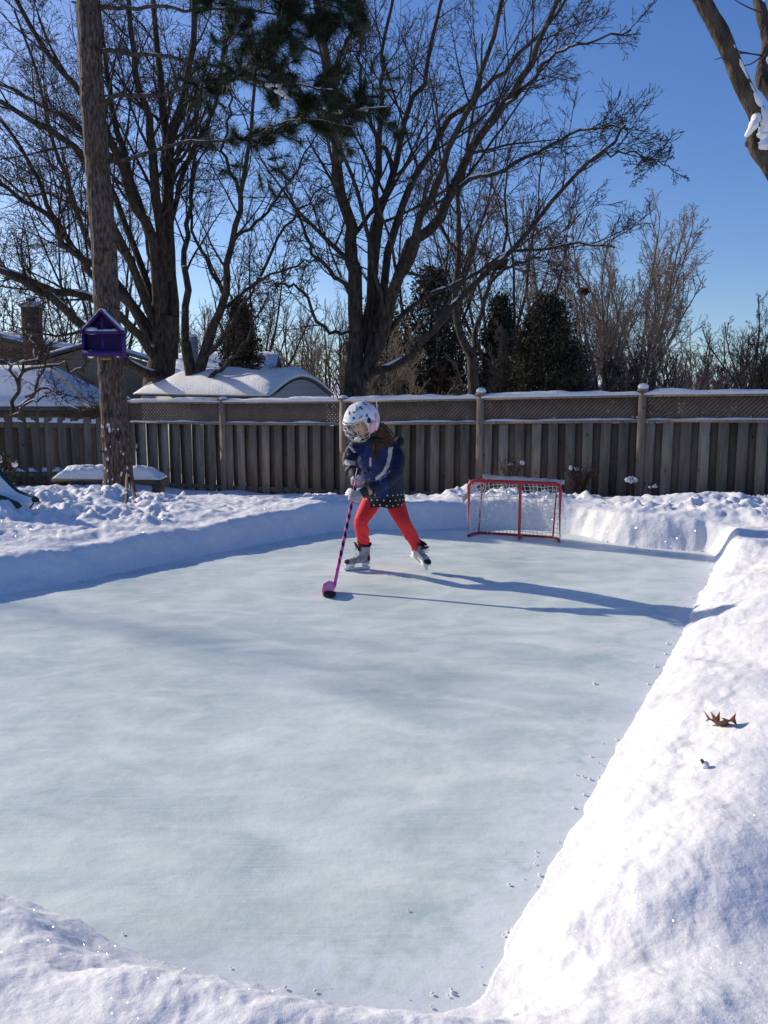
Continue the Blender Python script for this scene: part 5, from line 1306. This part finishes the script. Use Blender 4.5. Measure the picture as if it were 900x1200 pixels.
helmet = m.build('helmet', M['helmet'], person, smooth_=True); modmesh(helmet, ('SOLIDIFY', dict(thickness=.014, offset=-1)))
helmet['_o'] = person['_o']
def on_helmet(px, py, k=1.01):
    o = HM.T@(V3(0,0,CAMZ)-Hc); d = HM.T@ray(px,py); s = V3(RF,RL,RU)*k; o, d = o/s, d/s
    A_, B_, C_ = d@d, 2*o@d, o@o-1; disc = B_*B_-4*A_*C_
    if disc < 0: return None, None
    t = (-B_-math.sqrt(disc))/(2*A_); p = V3(0,0,CAMZ)+ray(px,py)*t; n_ = nrm(HM@((HM.T@(p-Hc))/(V3(RF,RL,RU)**2))); return p, n_
def patch(mb, px, py, w, h, rot=0, thick=.004, k=1.01):
    w, h = w*1.35, h*1.35
    p, n_ = on_helmet(px, py, k)
    if p is None: return
    tx = nrm(np.cross((0,0,1), n_)); ty = np.cross(n_, tx); c_, s_ = math.cos(rot), math.sin(rot)
    mb.ellipsoid(p, (w,h,thick), R=np.stack([tx*c_+ty*s_, -tx*s_+ty*c_, n_],1), nu=12, nv=6)
m = MB()
for px,py,w,h,r in ((426,472,.012,.007,.3),(422,477.5,.010,.005,.5),(428,474,.013,.006,-.6),(430,487,.010,.006,1.2),(414.5,490,.008,.007,0),(419,480,.006,.004,.8),(432,490,.005,.008,0)): patch(m,px,py,w,h,r)
m.build('sticker', M['dark_blue'], helmet)
m = MB()
for px,py,w,h,r in ((415,483,.011,.006,.4),(424,479,.009,.006,-.3),(409,484,.006,.012,.5),(423,488.5,.014,.003,.7)): patch(m,px,py,w,h,r)
m.build('vent', M['sticker_brown'], helmet)
m = MB(); patch(m,411,497.5,.017,.003,.05,k=1.03); patch(m,433.5,480,.004,.018,.3); m.build('marking', M['pink_plastic'], helmet)
m = MB(); patch(m,432.5,493,.013,.015,0,.008); patch(m,409,501.3,.004,.005,0,.007,k=1.04); patch(m,415,500.8,.004,.005,0,.007,k=1.04); m.build('clip', M['black_plastic'], helmet, smooth_=True)
m = MB(); patch(m,437,500,.024,.036,.1,.014,k=1.02); patch(m,441,490,.016,.026,0,.013,k=1.01); patch(m,441,480,.006,.014,0,.009,k=1.01); m.build('ear_guard', M['pink_plastic'], helmet, smooth_=True)
m = MB(); p0 = at(442,481,6.55); m.beam(p0, at(441.2,469.5,6.55), .014, .006); m.beam(at(440.6,475,6.55), at(443.3,475,6.55), .010, .006); o = m.build('strap_tab', M['white_plastic'], helmet); modmesh(o, ('BEVEL', dict(width=.002, segments=2)))
# --- face cage
def cg(a, e): 
    a, e = math.radians(a), math.radians(e); return hd(.015+.152*math.cos(e)*math.cos(a), .122*math.cos(e)*math.sin(a), -.012+.135*math.sin(e))
m = MB()
for e in (24,4,-14,-32,-46,-58):
    w_ = 68 if e > -40 else (58 if e > -50 else 45); m.tubes(np.array([cg(a,e) for a in np.linspace(-w_,w_,22)])[None], np.full((1,22),.0017 if -56 < e < 20 else .0030), 6)
for a in (-62,-42,-25,-9,9,25,42,62): m.tubes(np.array([cg(a,e) for e in np.linspace(24,-58 if abs(a) < 45 else -42,16)])[None], np.full((1,16),.0017 if abs(a) < 60 else .0028), 6)
m.build('face_cage', M['cage'], helmet, smooth_=True)
m = MB(); m.ellipsoid(hd(.10,0,-.098), (.022,.030,.016), R=HM); m.build('chin_cup', M['white_plastic'], helmet, smooth_=True)
m = MB()
for s in (-1,1): m.tubes(np.array([hd(.02,s*.115,-.07), hd(.06,s*.08,-.105), hd(.10,s*.02,-.112)])[None], np.full((1,3),.006), 6)
m.build('chin_strap', M['black_cloth'], helmet)
# --- gloves
for Cn, W, nm in ((hT, wT, 'top'), (hB, wB, 'low')):
    m = MB(); hand(m, Cn, W, 1.08); g_ = m.build('glove', M['glove_pale'], person); organic(g_, .0036, 2, .4)
    g_['_o'] = person['_o']; d = nrm(W-(Cn)); m = MB()
    d = nrm(W-Cn); c_ = W-d*.012; m.tubes(np.array([c_-d*.022, c_-d*.008, c_+d*.012, c_+d*.030])[None], np.array([[.033,.037,.040,.040]]), 16); m.build('cuff', M['glove_cuff'], g_, smooth_=True)
# --- skates
def skate(o, t, u, side, hs=1.0):
    s = np.cross(t, u); L_ = .215; Pn = lambda x, y, z: o+t*x+s*y+u*(z if z < .09 else .09+(z-.09)*hs)
    sk_ = None
    m = MB(); rg = []
    prof = [(0.002,.018,.062,.110),(.012,.028,.058,.125),(.04,.032,.056,.135),(.075,.033,.056,.132),(.10,.034,.056,.118),(.13,.037,.056,.104),(.16,.038,.056,.096),(.185,.035,.057,.090),(.203,.026,.059,.083),(.213,.012,.064,.076)]
    for x, w, z0, z1 in prof:
        zc, h_ = (z0+z1)/2, (z1-z0)/2; rg.append([Pn(x, w*math.copysign(abs(math.cos(a))**.8, math.cos(a)), zc+h_*math.copysign(abs(math.sin(a))**.8, math.sin(a))) for a in np.linspace(0,2*math.pi,20,endpoint=False)])
    m.rings(rg); sh = []
    for z, x, rx, ry in ((.09,.048,.046,.033),(.13,.046,.046,.034),(.16,.046,.044,.035),(.195,.044,.048,.039)): sh.append([Pn(x+rx*math.cos(a), ry*math.sin(a), z+.010*math.cos(a)) for a in np.linspace(0,2*math.pi,20,endpoint=False)])
    m.rings(sh); b = m.build('ice_skate', M['boot'], person); organic(b, .0045, 3); b['_o'] = person['_o']
    me = b.data; me.materials.clear(); [me.materials.append(M[k]) for k in ('boot','black_plastic')]
    for p in me.polygons:
        c = np.array(p.center)+feet_o-o; x, z = c@t, c@u; p.material_index = 1 if (x > .178 or (x < .03 and .075 < z < .12) or z > .09+.098*hs) else 0
    m = MB(); c1 = [Pn(.046+.050*math.cos(a), .041*math.sin(a), .197+.022*(1 if abs(math.cos(a)) > .6 else 0)*(abs(math.cos(a))-.6)*2.0+.008*math.cos(a)) for a in np.linspace(0,2*math.pi,24)]
    m.tubes(np.array(c1)[None], np.full((1,24),.009), 8)
    m.rings([[Pn(.090+z_*.42+.010*(k_ > 1), y_*(1 if z_ < .06 else .6), .155+z_) for k_, y_ in enumerate((-.030,.030,.028,-.028))] for z_ in (0,.03,.058,.068)]); m.build('collar', M['black_cloth'], b)
    m = MB()
    for k in range(7):
        x, z = .168-.014*k, .098+.003*k+(.0105*k if k > 2 else .006*k)*(1 if k < 4 else 1.1)
        if k > 3: x = .122-.006*(k-3); z = .124+.015*(k-3)
        sg = 1 if k % 2 else -1; m.tubes(np.array([Pn(x-.003*sg,-.024,z-.006), Pn(x+.003,0,z+.006), Pn(x+.003*sg,.024,z-.006)])[None], np.full((1,3),.0028), 5)
    for sg in (-1,1):
        m.tubes(np.array([Pn(.108,0,.175), Pn(.125,sg*.022,.19), Pn(.135,sg*.03,.17), Pn(.112,0,.168)])[None], np.full((1,4),.0024), 5); m.tubes(np.array([Pn(.108,0,.172), Pn(.128,sg*.018,.155), Pn(.13,sg*.028,.13)])[None], np.full((1,3),.0022), 5)
    m.build('laces', M['white_cloth'], b)
    m = MB()
    hp = [(0.002,.060,.012),(.05,.060,.030),(.205,.060,.026)]
    # holder: a bar along the blade with a heel tower and a toe tower
    m.rings([[Pn(x, y*w, z) for y, z in ((-1,.014),(1,.014),(1,.026),(-1,.026))] for x, w in ((.0,.004),(.02,.008),(.19,.008),(.21,.004))])
    m.rings([[Pn(x, y*w, z) for x, y in ((.008+q,-1),(.075-q,-1),(.075-q,1),(.008+q,1))] for z, w, q in ((.022,.008,.012),(.04,.012,.006),(.060,.026,0))])
    m.rings([[Pn(x, y*w, z) for x, y in ((.125+q,-1),(.205-q,-1),(.205-q,1),(.125+q,1))] for z, w, q in ((.022,.008,.012),(.04,.012,.006),(.060,.030,0))])
    hld = m.build('blade_holder', M['white_plastic'], b); hld['_o'] = person['_o']
    m = MB(); m.rings([[Pn(x, y*.0016, z) for y, z in ((-1,z0),(1,z0),(1,.016),(-1,.016))] for x, z0 in ((-.004,.010),(.006,.002),(.03,0),(.18,0),(.205,.003),(.216,.012))]); m.build('blade', M['steel'], b)
skate(fl0, ftL, upL, 0); skate(fr0, ftR, upR, 1, .62)

# ================================================================ stick and puck
org = ground(391,690)
stick = empty('hockey_stick', org, 'pink and black striped junior hockey stick held low by the skater', 'hockey stick')
a0 = nrm(np.cross(sax, (0,1,0))); b0 = np.cross(sax, a0); n = 84; m = MB(); base = []
ths = np.linspace(0,2*math.pi,12,endpoint=False)
ring = lambda p, k: [p + a0*.0125*k*math.copysign(abs(math.cos(t))**.6,math.cos(t)) + b0*.0155*k*math.copysign(abs(math.sin(t))**.6,math.sin(t)) for t in ths]
R_ = [ring(sA+(sB-sA)*(k/n), 1) for k in range(n+1)]
V = np.array(R_).reshape(-1,3); F, Mi = [], []
for k in range(n):
    for j in range(12):
        F.append([k*12+j, k*12+(j+1) % 12, (k+1)*12+(j+1) % 12, (k+1)*12+j])
        y = k/n; ph = (k*.15 + j/12) % 1; Mi.append(1 if (ph < (.56 if y < .74 else .22) and .08 < y < .86) else 0)
m.V.append(V); m.n += len(V); F = np.array(F); Mi = np.array(Mi); m.F.append(F); m.Mi.append(Mi)
m.build('shaft', [M['stick_pink'],M['stick_dark']], stick, smooth_=True)
m = MB(); m.ellipsoid(sA, (.020,.020,.020)); m.tubes(np.array([sA, sA+sax*.05])[None], np.full((1,2),.019), 10); m.build('butt_end', M['stick_dark'], stick, smooth_=True)
bd = nrm([-.42,-.9,0]); bn = nrm(np.cross(bd,(0,0,1))); rg = []
for k in range(17):
    u = k/16; x = .205*u; hb = .030+.008*math.sin(u*3); e = 1 if u < .8 else math.sqrt(max(0.02,1-((u-.8)/.2)**2)); zc = .042+.004*math.sin(u*2); z0, z1 = zc-.038*e, zc+.046*e*(.45+.55*min(1,u/.35))
    c_ = sB*V3(1,1,0)+bd*x+bn*(-.018*u*u); th_ = .006
    rg.append([c_-bn*th_*.5+V3(0,0,z0), c_+bn*th_*.5+V3(0,0,z0), c_+bn*th_+V3(0,0,(z0+z1)/2), c_+bn*th_*.5+V3(0,0,z1), c_-bn*th_*.5+V3(0,0,z1), c_-bn*th_+V3(0,0,(z0+z1)/2)])
m = MB(); m.rings(rg); bl = m.build('blade', M['blade_pink'], stick, smooth_=True); bl['_o'] = stick['_o']
m = MB(); m.tubes(np.array([sB-sax*.03, sB, sB*V3(1,1,0)+bd*.02+V3(0,0,.03)])[None], np.array([[.015,.015,.013]]), 10, cap=True); m.build('heel', M['blade_pink'], stick, smooth_=True)
pc = ground(386,699.0); m = MB()
m.rings([[pc+V3(r*math.cos(t), r*math.sin(t), z+.004) for t in np.linspace(0,2*math.pi,40,endpoint=False)] for z, r in ((0,.040),(.002,.0445),(.006,.046),(.010,.0453),(.016,.0453),(.021,.046),(.025,.0445),(.027,.040))])
pk = m.build('hockey_puck', M['rubber'], origin=pc); tag(pk, 'black rubber puck on the ice right below the pink stick blade', 'puck')
m = MB(); m.rings([[pc+V3(r*math.cos(t), r*math.sin(t), .0315) for t in np.linspace(0,2*math.pi,30,endpoint=False)] for r in (.030,.032)], caps=False)
# ================================================================ camera, sky, sun
cam = bpy.data.cameras.new('camera'); co = bpy.data.objects.new('camera', cam); C.objects.link(co)
co.location = (0,0,CAMZ); co.rotation_euler = (math.pi/2-PITCH, 0, 0)
cam.sensor_fit = 'VERTICAL'; cam.sensor_height = 36; cam.lens = 36*F_PX/1200; cam.clip_end = 3000; cam.clip_start = .05
sc = bpy.context.scene; sc.camera = co
EL = rad(24); SD = V3(-.850*math.cos(EL), .527*math.cos(EL), math.sin(EL))
sun = bpy.data.lights.new('sun', 'SUN'); sun.energy = 4.5; sun.angle = rad(.6); sun.color = (1,.91,.77)
so = bpy.data.objects.new('sun', sun); C.objects.link(so); so.rotation_euler = Vector(SD).to_track_quat('Z','Y').to_euler(); so.location = (-20,12,12)
w = bpy.data.worlds.new('World'); sc.world = w; w.use_nodes = True; nt = w.node_tree; bg = nt.nodes['Background']
sky = nt.nodes.new('ShaderNodeTexSky'); sky.sky_type = 'NISHITA'; sky.sun_disc = False; sky.sun_elevation = EL
sky.sun_rotation = math.atan2(SD[0], SD[1]); sky.altitude = 150; sky.air_density = 1.0; sky.dust_density = .8; sky.ozone_density = 2.2
tc = nt.nodes.new('ShaderNodeTexCoord'); av = nt.nodes.new('ShaderNodeVectorMath'); av.operation = 'ADD'; av.inputs[1].default_value = (0,0,.07); nv = nt.nodes.new('ShaderNodeVectorMath'); nv.operation = 'NORMALIZE'
nt.links.new(tc.outputs['Generated'], av.inputs[0]); nt.links.new(av.outputs[0], nv.inputs[0]); nt.links.new(nv.outputs[0], sky.inputs['Vector'])
hs = nt.nodes.new('ShaderNodeHueSaturation'); hs.inputs['Saturation'].default_value = 1.3; hs.inputs['Hue'].default_value = .516; nt.links.new(sky.outputs[0], hs.inputs['Color'])
nt.links.new(hs.outputs[0], bg.inputs['Color']); bg.inputs['Strength'].default_value = .15
sc.view_settings.view_transform = 'Standard'; sc.view_settings.look = 'None'; sc.view_settings.exposure = .0; sc.view_settings.gamma = 1; sc.view_settings.use_curve_mapping = False
sc.cycles.max_bounces = 6; sc.cycles.transparent_max_bounces = 4; sc.cycles.use_denoising = True
sc.cycles.caustics_reflective = False; sc.cycles.caustics_refractive = False
for o in bpy.data.objects:
    if '_o' in o: del o['_o']
